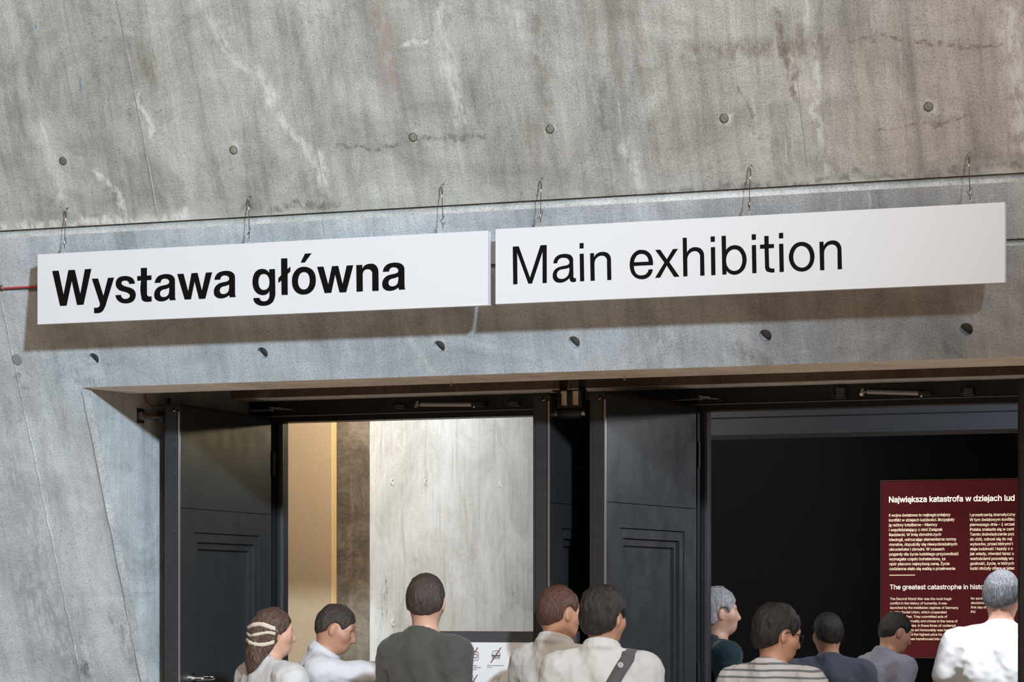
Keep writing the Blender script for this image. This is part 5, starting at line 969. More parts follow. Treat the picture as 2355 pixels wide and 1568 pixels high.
# ---------------------------------------------------------------- dark red exhibition panel
YP = 16.5
pl, pt = at(2026.5, 1106, YP), at(2100, 1105, YP)
zb = at(2028, 1511, YP).z; zt = at(2026.5, 1106, YP).z
XP0, XP1 = pl.x, pl.x + 1.42
ex = empty('exhibition_panel', (XP0, YP, 0), label='dark red text panel with glowing cream lettering in the dark room', cat='panel')
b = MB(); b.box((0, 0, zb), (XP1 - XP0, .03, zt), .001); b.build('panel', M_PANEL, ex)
b = MB(); r_ = .0035
b.box((-r_, -.004, zb), (r_ * .2, .032, zt)); b.box((-r_, -.004, zt), (XP1 - XP0 + r_, .032, zt + r_)); b.box((-r_, -.004, zb - r_), (XP1 - XP0 + r_, .032, zb)); b.box((XP1 - XP0, -.004, zb), (XP1 - XP0 + r_, .032, zt))
b.build('rim', M_RIM, ex)
for xx in (.15, XP1 - XP0 - .15):
    b = MB(); b.box((xx - .02, .03, 0), (xx + .02, .06, zt - .1)); b.box((xx - .03, -.15, 0), (xx + .03, .2, .015)); b.build('stand', M_BLACK, ex)
fnp = lambda u, v: (u, -.0015, v)
def px2(px, py):
    p = at(px, py, YP); return p.x - XP0, p.z
def line(mb, s, px0, py, size, bold, tr):
    u, v = px2(px0, py); text(mb, s, fnp, u, v, size, bold, tr)
def fit(s, px0, px1, py, tr):
    return (px2(px1, py)[0] - px2(px0, py)[0]) / text_width(s, tr)
TR = -22
sz = fit('Największa katastrofa w dziejach lud', 2043.5, 2334, 1152, -14)
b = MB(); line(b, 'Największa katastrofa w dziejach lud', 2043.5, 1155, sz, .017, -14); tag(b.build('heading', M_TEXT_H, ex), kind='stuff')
pol = ['II wojna światowa to najtragiczniejszy', 'konflikt w dziejach ludzkości. Rozpętały', 'ją reżimy totalitarne – Niemcy', 'i współdziałający z nimi Związek', 'Radziecki. W imię zbrodniczych', 'ideologii, odrzucając elementarne normy',
       'moralne, dopuściły się niewyobrażalnych', 'okrucieństw i zbrodni. W czasach', 'pogardy dla życia ludzkiego przyzwoitość', 'wymagała często bohaterstwa, za', 'opór płacono najwyższą cenę. Życie', 'codzienne stało się walką o przetrwanie']
sz = fit(pol[-1], 2045, 2197, 1311, TR)
b = MB()
for k, s in enumerate(pol): line(b, s, 2044 + k * .1, 1188 + k * 11.17, sz, .011, TR)
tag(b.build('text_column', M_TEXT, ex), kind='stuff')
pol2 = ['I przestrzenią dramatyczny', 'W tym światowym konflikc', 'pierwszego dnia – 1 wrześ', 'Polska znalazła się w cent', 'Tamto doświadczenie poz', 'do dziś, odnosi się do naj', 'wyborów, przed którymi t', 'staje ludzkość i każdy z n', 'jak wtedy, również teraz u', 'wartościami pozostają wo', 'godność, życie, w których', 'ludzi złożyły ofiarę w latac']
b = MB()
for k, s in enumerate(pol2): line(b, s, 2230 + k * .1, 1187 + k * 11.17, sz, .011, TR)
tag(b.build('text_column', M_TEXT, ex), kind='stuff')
b = MB(); u0, v0 = px2(2045.5, 1322.5); u1, _ = px2(2104.5, 1322)
b.box((u0, -.002, v0 - .0022), (u1, 0, v0 + .0022)); b.build('divider_line', M_TEXT, ex)
sz = fit('The greatest catastrophe in history', 2046, 2276, 1355, -14)
b = MB(); line(b, 'The greatest catastrophe in history', 2046, 1355, sz, .006, -14); tag(b.build('heading', M_TEXT_H, ex), kind='stuff')
eng = ['The Second World War was the most tragic', 'conflict in the history of humanity. It was', 'launched by the totalitarian regimes of Germany', 'and the Soviet Union, which cooperated', 'with each other. They committed acts of', 'unimaginable cruelty and crimes in the name of', 'lawless ideologies. In these times of contempt', 'for human life, to act honourably was heroic,', 'and people paid the highest price for defiance.', 'Everyday life was transformed into a battle']
sz = fit(eng[2], 2046.5, 2204, 1400, TR)
b = MB()
for k, s in enumerate(eng): line(b, s, 2046.5 + k * .1, 1379.5 + k * 10.2, sz, .004, TR)
tag(b.build('text_column', M_TEXT, ex), kind='stuff')
b = MB()
for k, s in enumerate(['for survival and a space in whi', 'decisions needed to be made', 'first day of t', 'Pol']): line(b, s, 2232.5 + k * .1, 1378.5 + k * 10.2, sz, .004, TR)
tag(b.build('text_column', M_TEXT, ex), kind='stuff')

# ---------------------------------------------------------------- visitor rules board before the corridor
YB = 11.95
bl, br = at(958, 1452, YB), at(1325, 1452, YB)
ztop = bl.z; zpan = at(1100, 1476.5, YB).z
bd = empty('rules_board', (bl.x, YB, 0), label='free-standing white rules board with prohibition icons before the corridor', cat='board')
wB = br.x - bl.x
b = MB(); b.box((0, 0, zpan), (wB, .05, ztop), .002); b.build('top_casing', M_CASE, bd)
b = MB(); b.box((0, .0, ztop), (wB, .05, ztop + .0025)); b.build('top_rim', M_RIM, bd)
b = MB(); b.box((.004, -.003, .55), (wB - .045, .045, zpan - .001), .001); b.build('print_panel', M_BOARD, bd)
b = MB(); b.box((wB - .044, .0, .55), (wB, .05, zpan)); b.build('side_post', M_RIM, bd)
for xx in (.07, wB - .07):
    b = MB(); b.box((xx - .02, .0, .015), (xx + .02, .04, .56)); b.box((xx - .05, -.12, 0), (xx + .05, .25, .02)); b.build('foot', M_CASE, bd)
fb = lambda u, v: (u, -.0042, v)
fb2 = lambda u, v: (u, -.0036, v)
def pb(px, py):
    p = at(px, py, YB); return (p.x - bl.x, p.z)
S_ = pb(1101, 1500)[0] - pb(1100, 1500)[0]      # one pixel on the board
def ribbon(mb, pts, w, closed=False, fn=fb):
    n = len(pts)
    for i in range(n if closed else n - 1):
        a, c = Vector(pts[i]), Vector(pts[(i + 1) % n])
        d = (c - a)
        if d.length < 1e-6: continue
        d.normalize(); q = Vector((-d.y, d.x)) * w / 2; ex_ = d * w * .3
        mb.add([fn(*(a - ex_ - q)), fn(*(c + ex_ - q)), fn(*(c + ex_ + q)), fn(*(a - ex_ + q))], [(0, 1, 2, 3)])
def ic(cx, cy):          # icon space: crop pixels of 1/7.36 photo pixel, y down
    return lambda x, y: pb(cx + x, cy + y)
def camera_icon(m, cx, cy, w):
    q = ic(cx, cy)
    ribbon(m, [q(*p) for p in ((-6, -5), (-7.5, -7), (-4, -8), (-3, -8), (6, -8), (8.5, -7), (9, -4.5), (9, 8), (8, 10), (5.5, 11), (-7, 11), (-9, 10), (-9.7, 8), (-9.7, 4))], w)
    ribbon(m, [q(2 + 4.1 * math.cos(a), 1.3 + 4.7 * math.sin(a)) for a in np.linspace(0, 2 * math.pi, 15)[:-1]], w * 1.5, True)
    ribbon(m, [q(-1, -8), q(0, -10), q(4, -10), q(5, -8)], w)
m1 = MB(); camera_icon(m1, 1092.5, 1507, S_ * .9)
q = ic(1082, 1503)
st = []
for k in range(18):
    a = 2 * math.pi * k / 18 + .2; rr = 10.5 if k % 2 == 0 else 5.2
    st.append(q(rr * math.cos(a), rr * math.sin(a)))
ribbon(m1, st, S_ * .9, True); tag(m1.build('flash_camera_icon', M_ICON, bd), kind='stuff')
m2 = MB(); q = ic(1141.5, 1503)
ribbon(m2, [q(-9.2, 3), q(-9, -1), q(-7.5, -4), q(-4, -6.3), q(0, -7), q(4, -6.3), q(7.5, -4), q(9, -1), q(9.2, 3)], S_ * 1.0)
m2.add([fb(*q(-10, 3)), fb(*q(10, 3)), fb(*q(10, 6.2)), fb(*q(-10, 6.2))], [(3, 2, 1, 0)])
ribbon(m2, [q(-9, 8.3), q(9, 8.3), q(7.5, 11), q(-7.5, 11)], S_ * .9, True)
for a, c in ((-4.5, 0), (0, -1.5), (5, .3), (2, 1)): m2.poly([[(q(a, c)[0] + .9 * S_ * math.cos(t), q(a, c)[1] + .9 * S_ * math.sin(t)) for t in np.linspace(0, 6.283, 9)[:-1]]], fb)
tag(m2.build('food_icon', M_ICON, bd), kind='stuff')
m3 = MB(); q = ic(1196, 1505)
dog = [(-9.5, -10), (-8, -12), (-4.5, -12.5), (-1.5, -12), (.8, -9), (.8, -5.5), (-1, -4.5), (-.5, -2), (3, 1), (6, 4.5), (7, 8), (9, 7), (9.6, 4), (8, 2), (9.5, 1.5), (11, 4), (10.5, 8), (8, 10.5), (5, 12), (0, 12), (-1, 9), (-2, 12), (-4, 12), (-3, 7), (-5, 3), (-6, -1), (-6, -5.5), (-9, -6.5)]
m3.poly([[q(*p) for p in dog]], fb); tag(m3.build('dog_icon', M_ICON_P, bd), kind='stuff')
m4 = MB(); q = ic(1086.5, 1560)
ribbon(m4, [q(-1.6, -8), q(-1.6, -2), q(-5, 3), q(-5, 20), q(5, 20), q(5, 3), q(1.6, -2), q(1.6, -8)], S_ * .9, True); tag(m4.build('bottle_icon', M_ICON, bd), kind='stuff')
m5 = MB(); q = ic(1142, 1562)
ribbon(m5, [q(-4, -2), q(-4, -6), q(-2, -8.5), q(2, -8.5), q(4, -6), q(4, -2)], S_ * .8); ribbon(m5, [q(-7, 15), q(-7.5, 1), q(-6, -2), q(6, -2), q(7.5, 1), q(7, 15)], S_ * .8); tag(m5.build('bag_icon', M_ICON_P, bd), kind='stuff')
m6 = MB(); camera_icon(m6, 1020, 1510, S_ * .8); tag(m6.build('camera_icon', M_ICON_P, bd), kind='stuff')
m7 = MB()
for a, c in (((1099.5, 1489), (1077, 1523)), ((1153, 1489), (1130, 1523)), ((1098.5, 1552), (1078, 1586))): ribbon(m7, [pb(*a), pb(*c)], S_ * 2.3, fn=lambda u, v: (u, -.0050, v))
tag(m7.build('slash_bar', M_SLASH, bd), kind='stuff')
m8 = MB()
for a, c in (((1207, 1489), (1185, 1522)), ((1153.5, 1552), (1131, 1586))): ribbon(m8, [pb(*a), pb(*c)], S_ * 1.9, fn=lambda u, v: (u, -.0050, v))
tag(m8.build('pale_slash_bar', M_SLASH_P, bd), kind='stuff')
m9 = MB(); ribbon(m9, [pb(1051.5, 1485), pb(1051.5, 1660)], S_ * .7); m9.build('divider_line', M_ICON, bd)
zz = 4.6 * S_
mt = MB()
for k, s in enumerate(('Zakaz fotografowania', 'z użyciem lamp błyskowych', 'No flash photography')): text(mt, s, fb, *pb(1065.5, 1531 + 4.3 * k), size=zz * 1.02, bold=.008 if k < 2 else .002, tr=-15)
for k, s in enumerate(('Zakaz wnoszenia jedzenia', 'No food')): text(mt, s, fb, *pb(1121, 1531 + 4.3 * k), size=zz, bold=.008 if k < 1 else .002, tr=-15)
tag(mt.build('caption', M_ICON, bd), kind='stuff')
mt = MB()
for k, s in enumerate(('Zakaz wprowadzania', 'zwierząt', 'No animals')): text(mt, s, fb, *pb(1175.5, 1531 + 4.3 * k), size=zz, bold=.004, tr=-15)
tag(mt.build('caption', M_ICON_P, bd), kind='stuff')
# ---------------------------------------------------------------- people: smooth-blended volumes turned into one continuous surface
_rng = np.random.default_rng(5)
_LAT = _rng.random((32, 32, 32)).astype(np.float32)


def vnoise(X, Y, Z, f):
    x, y, z = X * f, Y * f, Z * f
    i, j, k = np.floor(x).astype(int), np.floor(y).astype(int), np.floor(z).astype(int)
    u, v, w = x - i, y - j, z - k
    u, v, w = [t * t * (3 - 2 * t) for t in (u, v, w)]
    L = lambda a, b, c: _LAT[a % 32, b % 32, c % 32]
    return ((L(i, j, k) * (1 - u) + L(i + 1, j, k) * u) * (1 - v) + (L(i, j + 1, k) * (1 - u) + L(i + 1, j + 1, k) * u) * v) * (1 - w) + \
           ((L(i, j, k + 1) * (1 - u) + L(i + 1, j, k + 1) * u) * (1 - v) + (L(i, j + 1, k + 1) * (1 - u) + L(i + 1, j + 1, k + 1) * u) * v) * w - 0.5


def cap(a, b, ra, rb, k=.03):
    return ('c', np.array(a, float), np.array(b, float), ra, rb, k)


def ell(c, r, k=.03, R=None):
    return ('e', np.array(c, float), np.array(r, float), R, 0, k)


def dist(p, X, Y, Z):
    if p[0] == 'c':
        a, b = p[1], p[2]; d = b - a; L = max(1e-9, d @ d)
        t = np.clip(((X - a[0]) * d[0] + (Y - a[1]) * d[1] + (Z - a[2]) * d[2]) / L, 0, 1)
        return np.sqrt((X - a[0] - t * d[0]) ** 2 + (Y - a[1] - t * d[1]) ** 2 + (Z - a[2] - t * d[2]) ** 2) - (p[3] + (p[4] - p[3]) * t)
    c, r, R = p[1], p[2], p[3]
    x, y, z = X - c[0], Y - c[1], Z - c[2]
    if R is not None:
        x, y, z = [R[0, i] * x + R[1, i] * y + R[2, i] * z for i in range(3)]
    k0 = np.sqrt((x / r[0]) ** 2 + (y / r[1]) ** 2 + (z / r[2]) ** 2)
    k1 = np.sqrt((x / r[0] ** 2) ** 2 + (y / r[1] ** 2) ** 2 + (z / r[2] ** 2) ** 2)
    return k0 * (k0 - 1) / np.maximum(k1, 1e-6)


def bounds(p):
    if p[0] == 'c':
        r = max(p[3], p[4]); return np.minimum(p[1], p[2]) - r, np.maximum(p[1], p[2]) + r
    r = max(p[2]) if p[3] is not None else p[2]
    return p[1] - r, p[1] + r


class Vox:
    def __init__(s, prims, h, pad=.03, grow=0.0):
        lo = np.min([bounds(p)[0] for p in prims], 0) - pad - grow
        hi = np.max([bounds(p)[1] for p in prims], 0) + pad + grow
        s.lo, s.h = lo, h
        n = np.ceil((hi - lo) / h).astype(int) + 1
        s.ax = [lo[i] + h * np.arange(n[i]) for i in range(3)]
        s.d = np.full(n, 1.0, np.float32)
        for p in prims: s.union(p, grow)

    def blk(s, lo, hi):
        sl = []
        for i in range(3):
            a = max(0, int((lo[i] - s.lo[i]) / s.h)); b = min(len(s.ax[i]), int((hi[i] - s.lo[i]) / s.h) + 2)
            sl.append(slice(a, max(a + 1, b)))
        X, Y, Z = np.meshgrid(*[s.ax[i][sl[i]] for i in range(3)], indexing='ij', sparse=True)
        return tuple(sl), X, Y, Z

    def union(s, p, grow=0.0):
        k = p[5]; b0, b1 = bounds(p); m = k + grow + 2 * s.h
        sl, X, Y, Z = s.blk(b0 - m, b1 + m)
        d = (dist(p, X, Y, Z) - grow).astype(np.float32)
        o = s.d[sl]; hh = np.maximum(k - np.abs(o - d), 0) / k
        s.d[sl] = np.minimum(o, d) - hh * hh * k * .25

    def cut(s, fn):
        X, Y, Z = np.meshgrid(*s.ax, indexing='ij', sparse=True)
        s.d = np.maximum(s.d, fn(X, Y, Z).astype(np.float32))

    def rough(s, fn):
        I = np.where(np.abs(s.d) < .03)
        s.d[I] += fn(s.ax[0][I[0]], s.ax[1][I[1]], s.ax[2][I[2]]).astype(np.float32)

    def mesh(s):
        d = s.d; sg = d < 0
        c = [(a, b, e) for a in (0, 1) for b in (0, 1) for e in (0, 1)]
        sub = lambda A, o: A[o[0]:A.shape[0] - 1 + o[0], o[1]:A.shape[1] - 1 + o[1], o[2]:A.shape[2] - 1 + o[2]]
        cnt = sum(sub(sg, o).astype(np.int8) for o in c)
        I = np.argwhere((cnt > 0) & (cnt < 8))
        idx = np.full(cnt.shape, -1, np.int64); idx[I[:, 0], I[:, 1], I[:, 2]] = np.arange(len(I))
        val = {o: d[I[:, 0] + o[0], I[:, 1] + o[1], I[:, 2] + o[2]] for o in c}
        acc = np.zeros((len(I), 3)); num = np.zeros(len(I))
        for o in c:
            for ax in range(3):
                if o[ax]: continue
                q = list(o); q[ax] = 1; q = tuple(q)
                a, b = val[o], val[q]; m = (a < 0) != (b < 0)
                t = np.where(m, a / np.where(m, a - b, 1), 0)
                pt = np.tile(np.array(o, float), (len(I), 1)); pt[:, ax] = t
                acc[m] += pt[m]; num[m] += 1
        V = s.lo + (I + acc / num[:, None]) * s.h
        F = []
        for ax in range(3):
            u, w = (ax + 1) % 3, (ax + 2) % 3
            s0 = [slice(0, -1) if i == ax else slice(1, -1) for i in range(3)]
            s1 = [slice(1, None) if i == ax else slice(1, -1) for i in range(3)]
            E = np.argwhere(sg[tuple(s0)] != sg[tuple(s1)])
            if not len(E): continue
            E = E + np.array([0 if i == ax else 1 for i in range(3)])
            du = np.zeros(3, int); du[u] = 1; dw = np.zeros(3, int); dw[w] = 1
            g = lambda P: idx[P[:, 0], P[:, 1], P[:, 2]]
            Q = np.stack([g(E - du - dw), g(E - dw), g(E), g(E - du)], 1)
            fl = sg[E[:, 0], E[:, 1], E[:, 2]]
            Q[~fl] = Q[~fl][:, ::-1]
            F.append(Q)
        return V, np.concatenate(F)


def vox_obj(name, V, F, m, parent, extra=None):
    me = bpy.data.meshes.new(name)
    me.vertices.add(len(V)); me.vertices.foreach_set('co', V.astype(np.float32).ravel())
    me.loops.add(F.size); me.loops.foreach_set('vertex_index', F.astype(np.int32).ravel())
    me.polygons.add(len(F)); me.polygons.foreach_set('loop_start', (np.arange(len(F)) * 4).astype(np.int32))
    me.polygons.foreach_set('use_smooth', np.ones(len(F), bool))
    me.update(calc_edges=True); me.validate()
    me.materials.append(m)
    o = bpy.data.objects.new(name, me); COL.objects.link(o); o.parent = parent
    return o


def skin_mat(name, c):
    m = mat(name, c, 0.5)
    b = m.node_tree.nodes['Principled BSDF']
    b.inputs['Subsurface Weight'].default_value = 0.15; b.inputs['Subsurface Radius'].default_value = (.012, .005, .003)
    n = N(m); n.col(n.mix(.5, c, n.ramp(n.noise(22, 5, .65), [(.35, (c[0] * .82, c[1] * .72, c[2] * .70)), (.7, tuple(min(1, x * 1.12) for x in c))])))
    return m


def hair_mat(name, c, hi):
    m = mat(name, c, 0.5, spec=.35)
    n = N(m); v = n.map((90, 90, 14))
    st = n.noise(2.2, 5, .7, v)
    n.col(n.ramp(st, [(.3, tuple(x * .45 for x in c)), (.5, c), (.72, hi)])); n.bump(st, .7, .006)
    return m


def cloth_mat(name, c, stripes=None):
    m = mat(name, c, 0.85, spec=.15)
    b = m.node_tree.nodes['Principled BSDF']; b.inputs['Sheen Weight'].default_value = .15
    n = N(m)
    base = n.mix(.6, c, n.ramp(n.noise(6, 4, .6), [(.3, tuple(x * .90 for x in c)), (.7, tuple(min(1, x * 1.04) for x in c))]))
    if stripes:
        sep = n.t.nodes.new('ShaderNodeSeparateXYZ'); n.t.links.new(n.co, sep.inputs[0])
        wob = n.math('MULTIPLY', n.noise(7, 2, .5), .012)
        fr = n.math('FRACT', n.math('MULTIPLY', n.math('ADD', sep.outputs[2], wob), 1 / .031))
        base = n.mix(n.ramp(fr, [(0.0, 0.0), (.60, 0.0), (.64, 1.0), (.92, 1.0), (.96, 0.0)]), base, stripes)
    n.col(base)
    n.bump(n.noise(420, 2, .5), .15, .002)
    return m


SK1 = skin_mat('skin_fair', (0.56, 0.33, 0.24)); SK2 = skin_mat('skin_tan', (0.46, 0.24, 0.155))
H_BLACK = hair_mat('hair_black', (0.016, 0.012, 0.010), (0.05, 0.04, 0.035)); H_DBROWN = hair_mat('hair_dark_brown', (0.045, 0.032, 0.027), (0.10, 0.075, 0.06))
H_RED = hair_mat('hair_reddish_brown', (0.075, 0.032, 0.022), (0.16, 0.075, 0.05)); H_BROWN = hair_mat('hair_brown', (0.065, 0.036, 0.024), (0.20, 0.13, 0.09))
H_GREY = hair_mat('hair_grey', (0.10, 0.10, 0.11), (0.32, 0.32, 0.35)); H_SILVER = hair_mat('hair_silver', (0.30, 0.28, 0.29), (0.62, 0.60, 0.62))
M_EYE = mat('eye_white', (.20, .17, .15), .6, spec=.1); M_JEAN = cloth_mat('dark_trousers', (0.03, 0.035, 0.05)); M_KHAKI = cloth_mat('khaki_trousers', (0.20, 0.16, 0.11)); M_SHOE = mat('dark_shoe', (0.03, 0.025, 0.022), .5)

NECK = np.array((0, -.008, 1.52))


def rotm(yaw, pitch, roll=0.0):
    return np.array(Matrix.Rotation(math.radians(yaw), 3, 'Z') @ Matrix.Rotation(math.radians(pitch), 3, 'X') @ Matrix.Rotation(math.radians(roll), 3, 'Y'))


def hand(w, d, n, sx):
    """palm, four unequal bent fingers and a side thumb"""
    w, d, n = np.array(w, float), np.array(d, float), np.array(n, float)
    d /= np.linalg.norm(d); n = n - d * (n @ d); n /= np.linalg.norm(n)
    l = np.cross(d, n) * sx
    P = [cap(w - d * .02, w + d * .03, .024, .026, .02)]
    for q in (-.024, 0.0, .024): P.append(cap(w + d * .025 + l * q * .8, w + d * .082 + l * q, .016, .014, .012))
    for q, L in ((-.030, .060), (-.010, .078), (.011, .082), (.031, .070)):
        a = w + d * .088 + l * q; b_ = a + d * L * .5 + n * .010; c_ = b_ + d * L * .42 + n * .026
        P += [cap(a, b_, .0098, .0092, .006), cap(b_, c_, .0092, .0075, .006)]
    a = w + d * .02 + l * .030; b_ = a + d * .036 + l * .026 + n * .012; c_ = b_ + d * .034 + l * .006 + n * .012
    P += [cap(a, b_, .013, .011, .010), cap(b_, c_, .011, .009, .006)]
    return P


def person(label, px, py_top, Y, rz, shirt, skin, hairm, trousers=M_JEAN, head=(0, 0, 0), lean=(0, 0), hair='short', arms=None, sleeve=.55, build=1.0, collar=False, body_px=None, extras=()):
    """px, py_top: crown of the head in the photograph; Y: distance plane; rz: heading in degrees (0 = towards the doors)"""
    top = at(px, py_top, Y)
    sc_ = top.z / 1.765
    e = empty('person', (top.x, Y, 0), math.radians(rz), label=label, cat='person')
    e.scale = (sc_, sc_, sc_)
    w = build
    arms = arms or {}
    A = {}
    for s, nm in ((-1, 'l'), (1, 'r')):
        sh = np.array((s * .185 * w, -.012, 1.405))
        el_, wr = arms.get(nm, (np.array((s * .235 * w, -.035, 1.12)), np.array((s * .232 * w, .045, .875))))
        A[nm] = (s, sh, np.array(el_, float), np.array(wr, float))
    torso = [ell((0, 0, .95), (.165 * w, .112, .125), .04), ell((0, .008, 1.08), (.142 * w, .102, .14), .05), ell((0, .002, 1.26), (.165 * w, .118, .19), .05),
             cap((-.145 * w, -.012, 1.395), (.145 * w, -.012, 1.395), .066, .066, .05),
             cap((-.04, -.020, 1.475), (-.165 * w, -.015, 1.42), .045, .050, .04), cap((.04, -.020, 1.475), (.165 * w, -.015, 1.42), .045, .050, .04),
             ell((-.07 * w, -.065, 1.33), (.075, .05, .10), .05), ell((.07 * w, -.065, 1.33), (.075, .05, .10), .05)]
    uparm = {nm: [cap(sh, sh + (el_ - sh) * .15, .063, .060, .05), cap(sh, el_, .056, .041, .03)] for nm, (s, sh, el_, wr) in A.items()}
    farm = {nm: [cap(el_, el_ + (wr - el_) * .3, .042, .043, .02), cap(el_ + (wr - el_) * .25, wr, .043, .026, .02)] for nm, (s, sh, el_, wr) in A.items()}
    legs = []
    for s in (-1, 1):
        legs += [cap((s * .085 * w, 0, .90), (s * .095, .012, .50), .092, .058, .04), cap((s * .095, .008, .50), (s * .1, -.02, .10), .056, .037, .03), ell((s * .098, -.028, .36), (.050, .055, .12), .04),
                 cap((s * .1, -.03, .05), (s * .11, .16, .03), .038, .030, .03)]
    # head, in its own frame
    R = rotm(*head)
    hp = lambda q: NECK + R @ (np.array(q, float) - NECK)
    hd = [('e', hp((0, -.012, 1.660)), np.array((.074, .093, .098)), R, 0, .02), ('e', hp((0, .018, 1.605)), np.array((.060, .070, .080)), R, 0, .03),
          ('e', hp((0, .048, 1.565)), np.array((.040, .036, .036)), R, 0, .03), ('e', hp((0, -.03, 1.625)), np.array((.064, .068, .075)), R, 0, .03),
          ('c', hp((0, .083, 1.650)), hp((0, .101, 1.612)), .010, .014, .014), ('c', hp((-.012, .090, 1.608)), hp((.012, .090, 1.608)), .010, .010, .010),
          ('c', hp((-.020, .076, 1.582)), hp((.020, .076, 1.582)), .010, .010, .010), ('c', hp((-.014, .074, 1.573)), hp((.014, .074, 1.573)), .0095, .0095, .008),
          ('c', hp((-.045, .066, 1.672)), hp((.045, .066, 1.672)), .013, .013, .02)]
    for s in (-1, 1):
        hd += [('e', hp((s * .078, -.012, 1.632)), np.array((.009, .021, .033)), R @ np.array(Matrix.Rotation(s * .35, 3, 'Z')), 0, .006),
               ('e', hp((s * .044, .045, 1.622)), np.array((.026, .030, .028)), R, 0, .03)]
    neck = [cap((0, -.022, 1.44), NECK + R @ np.array((0, -.012, .06)), .060, .056, .03)]
    flesh = torso + neck + hd + legs
    for nm, (s, sh, el_, wr) in A.items():
        dv = wr - el_
        flesh = flesh + uparm[nm] + farm[nm] + hand(wr + dv / np.linalg.norm(dv) * .012, dv + np.array((0, .02, 0)), (-s, .25, 0.05), s)
    vx = Vox(flesh, .0075)
    # eye sockets
    for s in (-1, 1):
        c = hp((s * .031, .080, 1.644)); sl, X, Y_, Z = vx.blk(c - .03, c + .03)
        dd = np.sqrt((X - c[0]) ** 2 + (Y_ - c[1]) ** 2 + (Z - c[2]) ** 2) - .014
        vx.d[sl] = np.maximum(vx.d[sl], -dd)

    def bend(V):
        t = np.clip((V[:, 2] - .90) / .45, 0, 1); t = t * t * (3 - 2 * t)
        V = V.copy()
        for ax, ang in ((0, lean[0]), (1, lean[1])):
            if not ang: continue
            a = -math.radians(ang) * t if ax == 0 else math.radians(ang) * t
            i = 1 if ax == 0 else 0
            p, z = V[:, i].copy(), V[:, 2] - .95
            ca, sa = np.cos(a), np.sin(a)
            if ax == 0: V[:, 1], V[:, 2] = p * ca - z * sa, .95 + p * sa + z * ca
            else: V[:, 0], V[:, 2] = p * ca + z * sa, .95 - p * sa + z * ca
        return V
    # shirt: torso and sleeves, grown outwards, with a neck opening, hem and cuffs
    sp = list(torso)
    for nm, (s, sh, el_, wr) in A.items():
        if sleeve <= 1:
            sp += [uparm[nm][0], cap(sh, sh + (el_ - sh) * sleeve, .058, .052, .03)]
        else:
            sp += [uparm[nm][0], cap(sh, el_, .057, .046, .03), cap(el_, el_ + (wr - el_) * (sleeve - 1), .046, .036, .02)]
    sp.append(cap((0, -.034, 1.40), (0, -.028, 1.50), .080, .064, .04))
    vs = Vox(sp, .008, grow=.013)
    vs.rough(lambda X, Y_, Z: .016 * vnoise(X * 1.6 + Z * .7, Y_ * 1.6, Z * .55 - X * .4, 11) + .007 * vnoise(X + Z, Y_, Z * .8 - X, 34))
    vs.cut(lambda X, Y_, Z: .85 + .01 * np.sin(X * 9) - Z)
    vs.cut(lambda X, Y_, Z: np.minimum((Z - (1.494 - .36 * Y_)) * .93, .135 - np.sqrt(X ** 2 + (Y_ + .02) ** 2)))
    nk = 18
    cz = lambda a: 1.494 - .36 * (-.018 + .068 * math.sin(a))
    if collar:
        for k in range(nk):
            a0, a1 = 2 * math.pi * k / nk, 2 * math.pi * (k + 1) / nk
            f = lambda a, q: (q * .069 * math.cos(a), -.018 + q * .069 * math.sin(a), cz(a) + (.020 if q < 1 else -.004))
            vs.union(cap(f(a0, .99), f(a1, .99), .0115, .0115, .012)); vs.union(cap(f(a0, 1.14), f(a1, 1.14), .0125, .0125, .014))
    else:
        for k in range(nk):
            a0, a1 = 2 * math.pi * k / nk, 2 * math.pi * (k + 1) / nk
            f = lambda a: (.068 * math.cos(a), -.018 + .068 * math.sin(a), cz(a) + .001)
            vs.union(cap(f(a0), f(a1), .0105, .0105, .008))
    V, F = vx.mesh(); vox_obj('body', bend(V), F, skin, e)
    V, F = vs.mesh(); vox_obj('shirt', bend(V), F, shirt, e)
    vt = Vox(legs[0:3] + legs[4:7] + [torso[0]], .011, grow=.014)
    vt.cut(lambda X, Y_, Z: np.maximum(.075 - Z, Z - .97)); vt.rough(lambda X, Y_, Z: .012 * vnoise(X, Y_, Z * .6, 12))
    V, F = vt.mesh(); vox_obj('trousers', bend(V), F, trousers, e)
    for s in (-1, 1):
        q = Vox([cap((s * .1, -.035, .048), (s * .105, .06, .048), .043, .042, .03), cap((s * .105, .06, .042), (s * .112, .175, .034), .042, .034, .03)], .009, grow=.006)
        q.cut(lambda X, Y_, Z: np.maximum(.002 - Z, Z - .10)); V, F = q.mesh(); vox_obj('shoe', V, F, M_SHOE, e)
    # hair
    H = [ell((0, -.016, 1.668), (.0835, .100, .1015), .02), ell((0, -.045, 1.640), (.076, .064, .085), .03)]
    if hair == 'long':
        H += [ell((0, -.085, 1.575), (.080, .050, .12), .04), ell((0, -.095, 1.49), (.075, .036, .10), .04), cap((-.072, -.03, 1.63), (-.066, -.045, 1.50), .022, .018, .03), cap((.072, -.03, 1.63), (.066, -.045, 1.50), .022, .018, .03)]
    if hair == 'full':
        H += [ell((0, -.030, 1.690), (.092, .104, .095), .03), ell((0, -.06, 1.625), (.082, .062, .085), .03)]
    vh = Vox(H, .0055, pad=.03)
    amp = .010 if hair in ('long', 'full') else .0065
    vh.rough(lambda X, Y_, Z: amp * vnoise(X, Y_, Z * .35, 85) + amp * .9 * vnoise(X, Y_, Z * .5, 38))
    low = {'short': 1.575, 'crop': 1.585, 'full': 1.555, 'long': 1.30}[hair]
    # keep the face, the ears and the nape free
    vh.cut(lambda X, Y_, Z: (Y_ - (.040 + (Z - 1.650) * .70)) * .80)
